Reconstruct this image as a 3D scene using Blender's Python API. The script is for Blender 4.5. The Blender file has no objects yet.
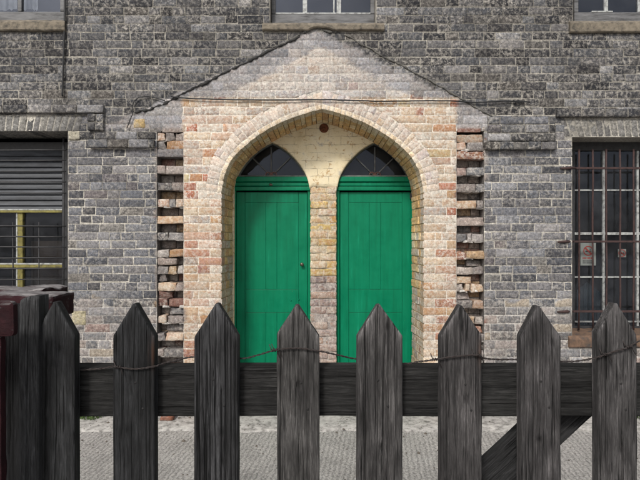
import bpy, bmesh, math, random
from mathutils import Vector, noise as mnoise

scene = bpy.context.scene
R = math.radians
# ------------------------------------------------------------------ camera
D = 4.5            # camera to wall face
S = 0.009          # metres per photo pixel on the wall face
CZ = 1.61
cam_d = bpy.data.cameras.new('camera')
cam = bpy.data.objects.new('camera', cam_d)
scene.collection.objects.link(cam)
cam.location = (0, -D, CZ)
cam.rotation_euler = (R(90), 0, 0)
cam_d.sensor_width = 36
cam_d.lens = 28.125
cam_d.clip_start = 0.05
cam_d.clip_end = 500
scene.camera = cam
# ------------------------------------------------------------------ light
SUN_EL, SUN_AZ = R(41), R(22)      # sun high behind the camera, a little to its left
world = bpy.data.worlds.new('World')
scene.world = world
world.use_nodes = True
wn = world.node_tree
for n in list(wn.nodes): wn.nodes.remove(n)
wo = wn.nodes.new('ShaderNodeOutputWorld')
bg = wn.nodes.new('ShaderNodeBackground')
sky = wn.nodes.new('ShaderNodeTexSky')
sky.sky_type = 'NISHITA'
sky.sun_disc = False
sky.sun_elevation = SUN_EL
sky.sun_rotation = R(180) + SUN_AZ
sky.dust_density = 4.0
hs = wn.nodes.new('ShaderNodeHueSaturation')
hs.inputs['Saturation'].default_value = 0.35
wn.links.new(sky.outputs[0], hs.inputs['Color'])
wn.links.new(hs.outputs[0], bg.inputs[0])
bg.inputs[1].default_value = 0.112
wn.links.new(bg.outputs[0], wo.inputs[0])
sun_d = bpy.data.lights.new('sun', 'SUN')
sun_d.energy = 2.0
sun_d.angle = R(9)
sun_d.color = (1.0, 0.965, 0.91)
sun = bpy.data.objects.new('sun', sun_d)
scene.collection.objects.link(sun)
sun.rotation_euler = Vector((math.sin(SUN_AZ) * math.cos(SUN_EL), math.cos(SUN_AZ) * math.cos(SUN_EL), -math.sin(SUN_EL))).to_track_quat('-Z', 'Y').to_euler()
scene.view_settings.view_transform = 'Standard'
scene.view_settings.look = 'None'
scene.view_settings.exposure = 0.33
scene.view_settings.gamma = 1
scene.render.engine = 'CYCLES'

# ------------------------------------------------------------------ helpers
rng = random.Random(11)
def U(a, b): return rng.uniform(a, b)
def X(px, d=0.0): return (px - 320) * S * (D + d) / D
def Z(py, d=0.0): return CZ + (240 - py) * S * (D + d) / D
def P(px, py, d=0.0): return Vector((X(px, d), d, Z(py, d)))
def FP(px, py, dist):            # a point at a given distance in front of the camera
    return Vector(((px - 320) / 500 * dist, -D + dist, CZ + (240 - py) / 500 * dist))
def lerp(a, b, t): return a + (b - a) * t
def clamp(v, a=0.0, b=1.0): return max(a, min(b, v))
def nz(x, y, z=0.0): return mnoise.noise(Vector((x, y, z)))

def link(o):
    scene.collection.objects.link(o); return o

def empty(name, loc=(0, 0, 0), label=None, cat=None, group=None):
    o = link(bpy.data.objects.new(name, None))
    o.location = loc
    o.empty_display_size = 0.1
    tag(o, label, cat, group)
    return o

def tag(o, label=None, cat=None, group=None, kind=None):
    if label: o['label'] = label
    if cat: o['category'] = cat
    if group: o['group'] = group
    if kind: o['kind'] = kind
    return o

class MB:
    """collects faces (world coordinates) with colour attributes; build() makes one mesh object"""
    def __init__(s):
        s.v = []; s.f = []; s.c = []; s.m = []; s.mi = []; s.sm = []
    def vert(s, co, col=(0.3, 0.3, 0.3), mix=(0, 0, 0)):
        s.v.append(tuple(co)); s.c.append(tuple(col)[:3] + (1,)); s.m.append(tuple(mix)[:3] + (1,))
        return len(s.v) - 1
    def face(s, idx, mi=0, smooth=True):
        s.f.append(tuple(idx)); s.mi.append(mi); s.sm.append(smooth)
    def build(s, name, mats, parent=None, weld=False):
        me = bpy.data.meshes.new(name)
        base = parent_world(parent)
        me.from_pydata([(a - base[0], b - base[1], c - base[2]) for a, b, c in s.v], [], s.f)
        for mt in (mats if isinstance(mats, (list, tuple)) else [mats]): me.materials.append(mt)
        me.polygons.foreach_set('material_index', s.mi)
        me.polygons.foreach_set('use_smooth', s.sm)
        a = me.attributes.new('bcol', 'FLOAT_COLOR', 'POINT')
        a.data.foreach_set('color', [k for c in s.c for k in c])
        a = me.attributes.new('bmix', 'FLOAT_COLOR', 'POINT')
        a.data.foreach_set('color', [k for c in s.m for k in c])
        me.update()
        o = link(bpy.data.objects.new(name, me))
        if parent: o.parent = parent
        return o
    # ---- simple solids
    def box(s, p0, p1, bev=0.0, col=(0.3, 0.3, 0.3), mix=(0, 0, 0), mi=0):
        """axis box with bevelled edges"""
        bm = bmesh.new()
        bmesh.ops.create_cube(bm, size=1)
        c = [(a + b) / 2 for a, b in zip(p0, p1)]; h = [abs(b - a) for a, b in zip(p0, p1)]
        for v in bm.verts: v.co = Vector((c[0] + v.co.x * h[0], c[1] + v.co.y * h[1], c[2] + v.co.z * h[2]))
        if bev > 0: bmesh.ops.bevel(bm, geom=list(bm.edges), offset=min(bev, min(h) * 0.45), segments=2, affect='EDGES', profile=0.5)
        s.add_bm(bm, col, mix, mi)
    def add_bm(s, bm, col=(0.3, 0.3, 0.3), mix=(0, 0, 0), mi=0, smooth=False):
        o = len(s.v)
        bm.verts.ensure_lookup_table()
        bm.verts.index_update()
        for v in bm.verts: s.vert(v.co, col, mix)
        for f in bm.faces: s.face([o + v.index for v in f.verts], mi, smooth)
        bm.free()
    def tube(s, pts, r, n=8, col=(0.3, 0.3, 0.3), mix=(0, 0, 0), mi=0, cap=True):
        pts = [Vector(p) for p in pts]
        rings = []
        up = Vector((0, 0, 1))
        for i, p in enumerate(pts):
            t = (pts[min(i + 1, len(pts) - 1)] - pts[max(i - 1, 0)])
            t = t.normalized() if t.length > 1e-9 else Vector((1, 0, 0))
            a = t.cross(up if abs(t.dot(up)) < 0.95 else Vector((0, 1, 0))).normalized()
            b = t.cross(a)
            rr = r[i] if isinstance(r, (list, tuple)) else r
            rings.append([s.vert(p + a * rr * math.cos(2 * math.pi * k / n) + b * rr * math.sin(2 * math.pi * k / n), col, mix) for k in range(n)])
        for i in range(len(rings) - 1):
            for k in range(n):
                s.face((rings[i][k], rings[i][(k + 1) % n], rings[i + 1][(k + 1) % n], rings[i + 1][k]), mi)
        if cap:
            s.face(rings[0][::-1], mi, False); s.face(rings[-1], mi, False)
    def lathe(s, origin, axis, prof, n=20, col=(0.3, 0.3, 0.3), mix=(0, 0, 0), mi=0, half=False):
        """prof = [(radius, along)] ; axis direction"""
        axis = Vector(axis).normalized()
        a = axis.cross(Vector((0, 0, 1)) if abs(axis.z) < 0.9 else Vector((1, 0, 0))).normalized(); b = axis.cross(a)
        rings = []
        for r_, t in prof:
            rings.append([s.vert(Vector(origin) + axis * t + (a * math.cos(2 * math.pi * k / n) + b * math.sin(2 * math.pi * k / n)) * max(r_, 1e-4), col, mix) for k in range(n)])
        for i in range(len(rings) - 1):
            for k in range(n):
                s.face((rings[i][k], rings[i][(k + 1) % n], rings[i + 1][(k + 1) % n], rings[i + 1][k]), mi)
        s.face(rings[-1], mi, True)
    # ---- one irregular brick whose front faces -y; corners in photo px on the wall plane
    def brick(s, q, y0, y1, colf, bev=0.005, jit=0.0022, rough=0.0015, nx=None, ny=3, warp=0.0, back=False, shift=(0, 0)):
        """q = (bl, br, tr, tl) corners (x, z) in metres"""
        bl, br, tr, tl = [Vector((a[0], a[1])) for a in q]
        w = ((br - bl).length + (tr - tl).length) / 2; h = ((tl - bl).length + (tr - br).length) / 2
        if w < 0.008 or h < 0.008: return
        if nx is None: nx = 5 if w > 0.15 else (3 if w > 0.06 else 2)
        eu, ev = min(0.4, bev / w), min(0.4, bev / h)
        us = [0.0] + [lerp(eu, 1 - eu, i / nx) for i in range(nx + 1)] + [1.0]
        vs = [0.0] + [lerp(ev, 1 - ev, i / ny) for i in range(ny + 1)] + [1.0]
        sd = U(0, 1000)
        tx, tz = U(-warp, warp), U(-warp, warp)
        G = []
        for j, v in enumerate(vs):
            row = []
            for i, u in enumerate(us):
                p = bl.lerp(br, u).lerp(tl.lerp(tr, u), v)
                edge = (i in (0, len(us) - 1)) + (j in (0, len(vs) - 1))
                n1 = nz(p.x * 22 + sd, p.y * 22, sd)
                jx = jit * (nz(p.x * 30 + sd, p.y * 30, 3.1) + 0.6 * nz(p.x * 80 + sd, p.y * 80, 7.7)); jz = jit * (nz(p.x * 30, p.y * 30 + sd, 9.2) + 0.6 * nz(p.x * 80 + sd, p.y * 80, 1.7))
                y = y0 + rough * n1 + tx * (u - 0.5) + tz * (v - 0.5)
                if edge == 1: y += bev * 0.8
                elif edge == 2:
                    y += bev * 1.3
                    cpt = (bl + br + tr + tl) / 4
                    p = p.lerp(cpt, 0.03)
                c, m = colf(p.x + jx, p.y + jz)
                row.append(s.vert((p.x + jx, y, p.y + jz), c, m))
            G.append(row)
        for j in range(len(vs) - 1):
            for i in range(len(us) - 1):
                s.face((G[j][i], G[j][i + 1], G[j + 1][i + 1], G[j + 1][i]), smooth=0 < i < len(us) - 2 and 0 < j < len(vs) - 2)
        rim = [G[0][i] for i in range(len(us))] + [G[j][-1] for j in range(1, len(vs))] + [G[-1][i] for i in range(len(us) - 2, -1, -1)] + [G[j][0] for j in range(len(vs) - 2, 0, -1)]
        rim1, rim2 = [], []
        for k in rim:
            x_, _, z_ = s.v[k]
            rim1.append(s.vert((x_ + shift[0], y1, z_ + shift[1]), s.c[k], s.m[k]))
        n = len(rim)
        for k in range(n):
            s.face((rim[(k + 1) % n], rim[k], rim1[k], rim1[(k + 1) % n]), smooth=False)
        if back: s.face(rim1)

_pw = {}
def parent_world(p):
    if p is None: return (0, 0, 0)
    x = Vector((0, 0, 0))
    while p is not None:
        x += p.location; p = p.parent
    return tuple(x)

# ------------------------------------------------------------------ materials
def new_mat(name):
    m = bpy.data.materials.new(name); m.use_nodes = True
    nt = m.node_tree
    b = nt.nodes['Principled BSDF']
    return m, nt, b
def N(nt, t, **kw):
    n = nt.nodes.new(t)
    for k, v in kw.items():
        if k in n.inputs: n.inputs[k].default_value = v
        else: setattr(n, k, v)
    return n
def noise_n(nt, scale, detail=4, rough=0.55, vec=None, dist=0.0):
    n = N(nt, 'ShaderNodeTexNoise')
    n.inputs['Scale'].default_value = scale; n.inputs['Detail'].default_value = detail
    n.inputs['Roughness'].default_value = rough; n.inputs['Distortion'].default_value = dist
    if vec: nt.links.new(vec, n.inputs['Vector'])
    return n
def ramp(nt, src, stops):
    r = N(nt, 'ShaderNodeValToRGB')
    e = r.color_ramp.elements
    while len(e) > 1: e.remove(e[-1])
    e[0].position = stops[0][0]; e[0].color = col4(stops[0][1])
    for p, c in stops[1:]:
        k = e.new(p); k.color = col4(c)
    nt.links.new(src, r.inputs[0])
    return r
def col4(c):
    return (c, c, c, 1) if isinstance(c, (int, float)) else tuple(c)[:3] + (1,)
def mixc(nt, a, b, fac, mode='MIX'):
    n = N(nt, 'ShaderNodeMix', data_type='RGBA', blend_type=mode)
    for sock, v in ((n.inputs[6], a), (n.inputs[7], b), (n.inputs[0], fac)):
        if hasattr(v, 'is_output') or isinstance(v, bpy.types.NodeSocket): nt.links.new(v, sock)
        elif isinstance(v, (int, float)): sock.default_value = v if sock.type == 'VALUE' else col4(v)
        else: sock.default_value = col4(v)
    return n.outputs[2]
def math_n(nt, op, a, b=None, clampv=False):
    n = N(nt, 'ShaderNodeMath', operation=op); n.use_clamp = clampv
    for i, v in enumerate((a, b)):
        if v is None: continue
        if isinstance(v, (int, float)): n.inputs[i].default_value = v
        else: nt.links.new(v, n.inputs[i])
    return n.outputs[0]
def bump(nt, b, h, strength, dist):
    n = N(nt, 'ShaderNodeBump'); n.inputs['Strength'].default_value = strength; n.inputs['Distance'].default_value = dist
    nt.links.new(h, n.inputs['Height']); nt.links.new(n.outputs[0], b.inputs['Normal'])
    return n
def pos(nt, scale=(1, 1, 1)):
    g = N(nt, 'ShaderNodeNewGeometry')
    mp = N(nt, 'ShaderNodeMapping'); mp.inputs['Scale'].default_value = scale
    nt.links.new(g.outputs['Position'], mp.inputs['Vector'])
    return mp.outputs[0]

def brick_material():
    m, nt, b = new_mat('weathered_brick')
    a = N(nt, 'ShaderNodeAttribute', attribute_name='bcol')
    x = N(nt, 'ShaderNodeAttribute', attribute_name='bmix')
    sep = N(nt, 'ShaderNodeSeparateColor'); nt.links.new(x.outputs['Color'], sep.inputs[0])
    p = pos(nt); ps = pos(nt, (1, 1, 1.7))
    n1 = noise_n(nt, 52, 9, 0.76, p); n2 = noise_n(nt, 170, 4, 0.65, p); n3 = noise_n(nt, 30, 9, 0.78, p, 0.3); n4 = noise_n(nt, 36, 9, 0.77, p, 0.4); n5 = noise_n(nt, 1.6, 6, 0.65, p); n6 = noise_n(nt, 4.5, 9, 0.75, p, 0.6); n7 = noise_n(nt, 27, 8, 0.72, pos(nt, (.9, 1, 1.2)), 0.4)
    # mottling of the brick's own face
    mot = ramp(nt, n1.outputs[0], [(0.30, 0.25), (0.44, 0.78), (0.56, 1.15), (0.70, 2.2)])
    c = mixc(nt, a.outputs['Color'], mot.outputs[0], math_n(nt, 'SUBTRACT', 1.0, math_n(nt, 'MULTIPLY', sep.outputs[2], 0.35)), 'MULTIPLY')
    # large tonal drift
    dr = ramp(nt, n5.outputs[0], [(0.3, 0.74), (0.7, 1.25)])
    c = mixc(nt, c, dr.outputs[0], 0.9, 'MULTIPLY')
    # ochre body of the brick where the old wash has gone
    of = ramp(nt, n7.outputs[0], [(0.47, 0.0), (0.54, 0.8), (0.66, 1.0)])
    orc = ramp(nt, n6.outputs[0], [(0.38, (0.34, 0.20, 0.085)), (0.52, (0.36, 0.175, 0.085)), (0.62, (0.27, 0.10, 0.065))])
    of = math_n(nt, 'MULTIPLY', of.outputs[0], math_n(nt, 'MULTIPLY', sep.outputs[2], 0.85), True)
    c = mixc(nt, c, orc.outputs[0], of)
    # lime and worn paint, fine and patchy
    lf = ramp(nt, n3.outputs[0], [(0.48, 0.0), (0.55, 0.85), (0.66, 1.0)])
    lp = ramp(nt, n6.outputs[0], [(0.35, 0.35), (0.60, 1.3)])
    lf = math_n(nt, 'MULTIPLY', math_n(nt, 'MULTIPLY', lf.outputs[0], lp.outputs[0]), sep.outputs[0], True)
    c = mixc(nt, c, (0.62, 0.575, 0.51), lf)
    # soot crust
    sf = ramp(nt, n4.outputs[0], [(0.47, 0.0), (0.55, 0.9), (0.7, 1.0)])
    sf = math_n(nt, 'MULTIPLY', sf.outputs[0], sep.outputs[1], True)
    c = mixc(nt, c, (0.018, 0.018, 0.020), sf)
    # pits
    pit = ramp(nt, n2.outputs[0], [(0.32, 0.25), (0.43, 1.0), (0.6, 1.0), (0.72, 1.5)])
    c = mixc(nt, c, pit.outputs[0], math_n(nt, 'SUBTRACT', 0.55, math_n(nt, 'MULTIPLY', sep.outputs[2], 0.45)), 'MULTIPLY')
    nt.links.new(c, b.inputs['Base Color'])
    b.inputs['Roughness'].default_value = 0.92
    b.inputs['Specular IOR Level'].default_value = 0.15
    h = math_n(nt, 'ADD', n1.outputs[0], math_n(nt, 'MULTIPLY', n2.outputs[0], 0.7))
    bump(nt, b, h, 0.45, 0.004)
    return m
M_BRICK = brick_material()

def plaster_material():
    m, nt, b = new_mat('flaking_cream_render')
    p = pos(nt)
    n1 = noise_n(nt, 6, 9, 0.68, p, 0.5); n2 = noise_n(nt, 14, 8, 0.7, p, 1.0); n3 = noise_n(nt, 70, 5, 0.6, p)
    c = ramp(nt, n1.outputs[0], [(0.3, (0.56, 0.455, 0.275)), (0.45, (0.70, 0.60, 0.40)), (0.62, (0.72, 0.635, 0.455)), (0.75, (0.66, 0.61, 0.50))])
    f = ramp(nt, n2.outputs[0], [(0.58, 0.0), (0.63, 1.0)])
    c2 = mixc(nt, c.outputs[0], (0.40, 0.235, 0.085), math_n(nt, 'MULTIPLY', f.outputs[0], 0.8))
    n4 = noise_n(nt, 9, 8, 0.7, pos(nt, (1.2, 1.2, 0.9)), 0.3)
    f2 = ramp(nt, n4.outputs[0], [(0.61, 0.0), (0.67, 1.0)])
    c2 = mixc(nt, c2, (0.36, 0.34, 0.31), math_n(nt, 'MULTIPLY', f2.outputs[0], 0.7))
    # old joints showing through the wash
    dn = noise_n(nt, 6, 5, 0.6, p)
    mx = N(nt, 'ShaderNodeVectorMath', operation='MULTIPLY_ADD'); nt.links.new(dn.outputs['Color'], mx.inputs[0]); mx.inputs[1].default_value = (0.05, 0.05, 0.05); nt.links.new(p, mx.inputs[2])
    sw = N(nt, 'ShaderNodeSeparateXYZ'); nt.links.new(mx.outputs[0], sw.inputs[0])
    cb = N(nt, 'ShaderNodeCombineXYZ'); nt.links.new(sw.outputs['X'], cb.inputs['X']); nt.links.new(sw.outputs['Z'], cb.inputs['Y'])
    bt_ = N(nt, 'ShaderNodeTexBrick'); bt_.inputs['Scale'].default_value = 1.0; bt_.inputs['Brick Width'].default_value = 0.23; bt_.inputs['Row Height'].default_value = 0.078; bt_.inputs['Mortar Size'].default_value = 0.0035; bt_.inputs['Mortar Smooth'].default_value = 0.3
    nt.links.new(cb.outputs[0], bt_.inputs['Vector'])
    brk = ramp(nt, noise_n(nt, 7, 5, 0.65, p).outputs[0], [(0.42, 1.0), (0.58, 0.15)])
    crk = math_n(nt, 'SUBTRACT', 1.0, math_n(nt, 'MULTIPLY', bt_.outputs['Fac'], math_n(nt, 'SUBTRACT', 1.0, brk.outputs[0])))
    c2 = mixc(nt, (0.30, 0.245, 0.17), c2, crk)
    pit = ramp(nt, n3.outputs[0], [(0.3, 0.5), (0.4, 1.0)])
    c2 = mixc(nt, c2, pit.outputs[0], 0.5, 'MULTIPLY')
    nt.links.new(c2, b.inputs['Base Color']); b.inputs['Roughness'].default_value = 0.85
    h = math_n(nt, 'ADD', math_n(nt, 'MULTIPLY', n2.outputs[0], 1.0), math_n(nt, 'MULTIPLY', crk, 0.5))
    h = math_n(nt, 'ADD', h, math_n(nt, 'MULTIPLY', n3.outputs[0], 0.3))
    bump(nt, b, h, 0.5, 0.006)
    return m
M_PLASTER = plaster_material()

def door_paint():
    m, nt, b = new_mat('green_gloss_paint')
    p = pos(nt, (14, 14, 1.1)); p2 = pos(nt)
    n1 = noise_n(nt, 1.6, 7, 0.65, p); n2 = noise_n(nt, 5, 8, 0.65, p2); n3 = noise_n(nt, 80, 4, 0.6, p2)
    c = ramp(nt, n1.outputs[0], [(0.26, (0.0002, 0.112, 0.052)), (0.45, (0.0004, 0.148, 0.070)), (0.60, (0.0006, 0.160, 0.077)), (0.74, (0.006, 0.225, 0.118))])
    d = ramp(nt, n2.outputs[0], [(0.28, 0.84), (0.5, 1.0), (0.7, 1.06)])
    c2 = mixc(nt, c.outputs[0], d.outputs[0], 1.0, 'MULTIPLY')
    chip = ramp(nt, noise_n(nt, 38, 6, 0.7, p2).outputs[0], [(0.70, 0.0), (0.73, 1.0)])
    c2 = mixc(nt, c2, (0.10, 0.16, 0.12), chip.outputs[0])
    nt.links.new(c2, b.inputs['Base Color'])
    r = ramp(nt, n2.outputs[0], [(0.3, 0.28), (0.7, 0.5)])
    nt.links.new(r.outputs[0], b.inputs['Roughness'])
    b.inputs['Specular IOR Level'].default_value = 0.16
    h = math_n(nt, 'ADD', n1.outputs[0], math_n(nt, 'MULTIPLY', n3.outputs[0], 0.25))
    bump(nt, b, h, 0.25, 0.004)
    return m
M_GREEN = door_paint()

def simple(name, col, rough=0.7, var=0.35, scale=20, metal=0.0, col2=None, bmp=0.3, bd=0.003, spec=0.4, stretch=(1, 1, 1)):
    m, nt, b = new_mat(name)
    p = pos(nt, stretch)
    n1 = noise_n(nt, scale, 7, 0.65, p, 0.3); n2 = noise_n(nt, scale * 5, 4, 0.6, p)
    c2 = col2 or tuple(k * (1 - var) for k in col)
    c = ramp(nt, n1.outputs[0], [(0.32, c2), (0.5, col), (0.72, tuple(min(1, k * (1 + var)) for k in col))])
    nt.links.new(c.outputs[0], b.inputs['Base Color'])
    b.inputs['Roughness'].default_value = rough; b.inputs['Metallic'].default_value = metal
    b.inputs['Specular IOR Level'].default_value = spec
    bump(nt, b, math_n(nt, 'ADD', n1.outputs[0], math_n(nt, 'MULTIPLY', n2.outputs[0], 0.4)), bmp, bd)
    return m
M_WHITE = simple('flaking_white_paint', (0.34, 0.35, 0.34), 0.6, 0.4, 28, col2=(0.10, 0.10, 0.095))
M_GREYPAINT = simple('grey_weathered_frame_paint', (0.115, 0.115, 0.118), 0.65, 0.5, 14, col2=(0.04, 0.04, 0.04), stretch=(.5, 1, 3))
M_YELLOW = simple('ochre_yellow_paint', (0.19, 0.165, 0.045), 0.7, 0.4, 26, col2=(0.07, 0.06, 0.03))
M_STONE = simple('sandstone_sill', (0.150, 0.128, 0.098), 0.9, 0.6, 20, col2=(0.05, 0.046, 0.040), bmp=0.6, bd=0.006)
M_REDSTONE = simple('worn_red_brown_sill', (0.12, 0.075, 0.05), 0.9, 0.6, 16, col2=(0.05, 0.045, 0.042), bmp=0.7, bd=0.008)
M_RUST = simple('rusty_maroon_iron', (0.045, 0.024, 0.022), 0.75, 0.4, 30, col2=(0.02, 0.013, 0.013))
M_IRON = simple('dark_grey_iron', (0.028, 0.028, 0.030), 0.6, 0.4, 30)
M_RUSTB = simple('orange_rust', (0.13, 0.045, 0.02), 0.9, 0.5, 60, col2=(0.035, 0.018, 0.012))
M_BLACKFRAME = simple('black_fanlight_iron', (0.016, 0.016, 0.018), 0.5, 0.4, 30)
M_FANBAR = simple('grey_fanlight_bar_paint', (0.13, 0.133, 0.135), 0.6, 0.5, 30)
M_RIM = simple('grey_green_rim_paint', (0.11, 0.12, 0.11), 0.7, 0.4, 25)
M_ROSETTE = simple('pinkish_rust', (0.16, 0.085, 0.07), 0.85, 0.5, 60)
M_CABLE = simple('black_cable_sheath', (0.016, 0.016, 0.017), 0.6, 0.5, 40)
M_LEAD = simple('old_flashing_fillet', (0.10, 0.095, 0.085), 0.9, 0.5, 22, col2=(0.025, 0.025, 0.025), bmp=0.8, bd=0.006)
M_LEADDARK = simple('tarred_flashing_fillet', (0.040, 0.039, 0.038), 0.9, 0.6, 22, col2=(0.015, 0.015, 0.015), bmp=0.8, bd=0.006)
M_SLAT = simple('slate_blue_blind', (0.045, 0.049, 0.058), 0.55, 0.6, 3, col2=(0.018, 0.020, 0.024), stretch=(1, 1, 6))
M_BOARD = simple('brown_board', (0.055, 0.04, 0.03), 0.8, 0.4, 6)
M_ROOM = simple('unlit_room_black', (0.02, 0.021, 0.024), 0.9, 0.4, 2)  # darkness of the unlit rooms is put into this near-black colour
M_CURTAIN = simple('dull_blue_cloth', (0.07, 0.10, 0.12), 0.9, 0.5, 5)
M_MOSS = simple('moss_green', (0.05, 0.085, 0.02), 0.9, 0.5, 40)
M_KNOB = simple('dull_brass', (0.10, 0.085, 0.06), 0.45, 0.4, 40, metal=0.6)
M_PAPER = simple('faded_sign_card', (0.17, 0.185, 0.175), 0.7, 0.08, 20, bmp=0.05)
M_SIGNRED = simple('sign_red', (0.22, 0.035, 0.03), 0.7, 0.15, 20, bmp=0.05)
M_SIGNBLK = simple('sign_black', (0.02, 0.02, 0.022), 0.7, 0.15, 20, bmp=0.05)
M_WIRE = simple('rusted_barbed_wire', (0.035, 0.029, 0.028), 0.7, 0.5, 120, metal=0.3, col2=(0.03, 0.018, 0.014))

def glass_material(name, refl, dirty):
    m, nt, b = new_mat(name)
    out = nt.nodes['Material Output']
    nt.nodes.remove(b)
    tr = N(nt, 'ShaderNodeBsdfTransparent'); tr.inputs[0].default_value = (0.72, 0.74, 0.76, 1)
    gl = N(nt, 'ShaderNodeBsdfGlossy'); gl.inputs[0].default_value = (0.72, 0.80, 1.0, 1); gl.inputs['Roughness'].default_value = 0.03
    p = pos(nt)
    bp = N(nt, 'ShaderNodeBump'); bp.inputs['Strength'].default_value = 0.12; bp.inputs['Distance'].default_value = 0.02
    nt.links.new(noise_n(nt, 3, 3, 0.5, p).outputs[0], bp.inputs['Height'])
    nt.links.new(bp.outputs[0], gl.inputs['Normal'])
    fr = N(nt, 'ShaderNodeFresnel'); fr.inputs[0].default_value = 1.5
    dirt = N(nt, 'ShaderNodeBsdfDiffuse'); dirt.inputs[0].default_value = (0.25, 0.26, 0.28, 1)
    m1 = N(nt, 'ShaderNodeMixShader'); nt.links.new(math_n(nt, 'MULTIPLY', fr.outputs[0], refl, True), m1.inputs[0]); nt.links.new(tr.outputs[0], m1.inputs[1]); nt.links.new(gl.outputs[0], m1.inputs[2])
    df = ramp(nt, noise_n(nt, 4, 6, 0.65, p).outputs[0], [(0.35, 0.01), (0.7, dirty)])
    m2 = N(nt, 'ShaderNodeMixShader'); nt.links.new(df.outputs[0], m2.inputs[0]); nt.links.new(m1.outputs[0], m2.inputs[1]); nt.links.new(dirt.outputs[0], m2.inputs[2])
    nt.links.new(m2.outputs[0], out.inputs[0])
    return m
M_GLASS = glass_material('old_window_glass', 1.35, 0.08)
M_GLASSMID = glass_material('grimy_window_glass', 0.95, 0.12)
M_GLASSDARK = glass_material('sooty_fanlight_glass', 0.62, 0.10)

def wood_material():
    """weathered black-grey softwood; bmix.r = grain darkness of cracks, bmix.g = rust stain"""
    m, nt, b = new_mat('weathered_dark_timber')
    a = N(nt, 'ShaderNodeAttribute', attribute_name='bcol')
    x = N(nt, 'ShaderNodeAttribute', attribute_name='bmix')
    sep = N(nt, 'ShaderNodeSeparateColor'); nt.links.new(x.outputs['Color'], sep.inputs[0])
    # grain coordinates are baked per vertex: along-grain length in attribute 'grain'
    g = N(nt, 'ShaderNodeAttribute', attribute_name='grain')
    mp = N(nt, 'ShaderNodeMapping'); mp.inputs['Scale'].default_value = (1, 1, 0.055); nt.links.new(g.outputs['Vector'], mp.inputs['Vector'])
    mp2 = N(nt, 'ShaderNodeMapping'); mp2.inputs['Scale'].default_value = (1, 1, 0.25); nt.links.new(g.outputs['Vector'], mp2.inputs['Vector'])
    mp3 = N(nt, 'ShaderNodeMapping'); mp3.inputs['Scale'].default_value = (1, 1, 0.022); nt.links.new(g.outputs['Vector'], mp3.inputs['Vector'])
    n1 = noise_n(nt, 300, 7, 0.72, mp.outputs[0], 0.4); n2 = noise_n(nt, 20, 8, 0.7, mp2.outputs[0]); n3 = noise_n(nt, 850, 3, 0.6, mp.outputs[0]); n4 = noise_n(nt, 150, 6, 0.6, mp3.outputs[0], 0.8)
    c = ramp(nt, n1.outputs[0], [(0.32, 0.25), (0.46, 0.75), (0.56, 1.15), (0.70, 2.3)])
    cc = mixc(nt, a.outputs['Color'], c.outputs[0], 0.95, 'MULTIPLY')
    d = ramp(nt, n2.outputs[0], [(0.3, 0.42), (0.52, 1.0), (0.70, 2.0)])
    cc = mixc(nt, cc, d.outputs[0], 0.85, 'MULTIPLY')
    ck = ramp(nt, n4.outputs[0], [(0.375, 0.08), (0.405, 1.0)])
    cc = mixc(nt, cc, ck.outputs[0], 0.9, 'MULTIPLY')
    cc = mixc(nt, cc, (0.085, 0.034, 0.013), math_n(nt, 'MULTIPLY', sep.outputs[1], 0.8, True))
    nt.links.new(cc, b.inputs['Base Color'])
    b.inputs['Roughness'].default_value = 0.8
    b.inputs['Specular IOR Level'].default_value = 0.22
    h = math_n(nt, 'ADD', math_n(nt, 'ADD', n1.outputs[0], math_n(nt, 'MULTIPLY', n3.outputs[0], 0.4)), math_n(nt, 'MULTIPLY', ck.outputs[0], 0.7))
    bump(nt, b, h, 0.8, 0.003)
    return m
M_WOOD = wood_material()

def red_timber():
    m, nt, b = new_mat('dark_red_painted_timber')
    p = pos(nt, (0.25, 1, 1)); p2 = pos(nt)
    n1 = noise_n(nt, 30, 7, 0.65, p, 0.5); n2 = noise_n(nt, 11, 7, 0.7, p2); n3 = noise_n(nt, 26, 9, 0.75, pos(nt, (0.5, 1, 1)), 0.6)
    c = ramp(nt, n2.outputs[0], [(0.3, (0.012, 0.006, 0.007)), (0.55, (0.028, 0.009, 0.011)), (0.75, (0.045, 0.015, 0.017))])
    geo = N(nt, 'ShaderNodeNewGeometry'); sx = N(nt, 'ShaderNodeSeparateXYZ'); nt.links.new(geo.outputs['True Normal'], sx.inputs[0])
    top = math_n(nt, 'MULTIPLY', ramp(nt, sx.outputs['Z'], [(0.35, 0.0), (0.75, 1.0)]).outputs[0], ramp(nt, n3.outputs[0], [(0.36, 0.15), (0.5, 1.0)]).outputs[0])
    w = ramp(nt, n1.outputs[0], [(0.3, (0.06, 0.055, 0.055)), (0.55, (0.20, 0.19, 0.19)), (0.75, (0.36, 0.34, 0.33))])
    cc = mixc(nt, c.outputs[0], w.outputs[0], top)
    chip = ramp(nt, n3.outputs[0], [(0.61, 0.0), (0.65, 1.0)])
    cc = mixc(nt, cc, (0.06, 0.052, 0.052), chip.outputs[0])
    nt.links.new(cc, b.inputs['Base Color']); b.inputs['Roughness'].default_value = 0.85; b.inputs['Specular IOR Level'].default_value = 0.15
    bump(nt, b, math_n(nt, 'ADD', n1.outputs[0], n3.outputs[0]), 0.8, 0.006)
    return m
M_REDTIMBER = red_timber()

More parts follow.
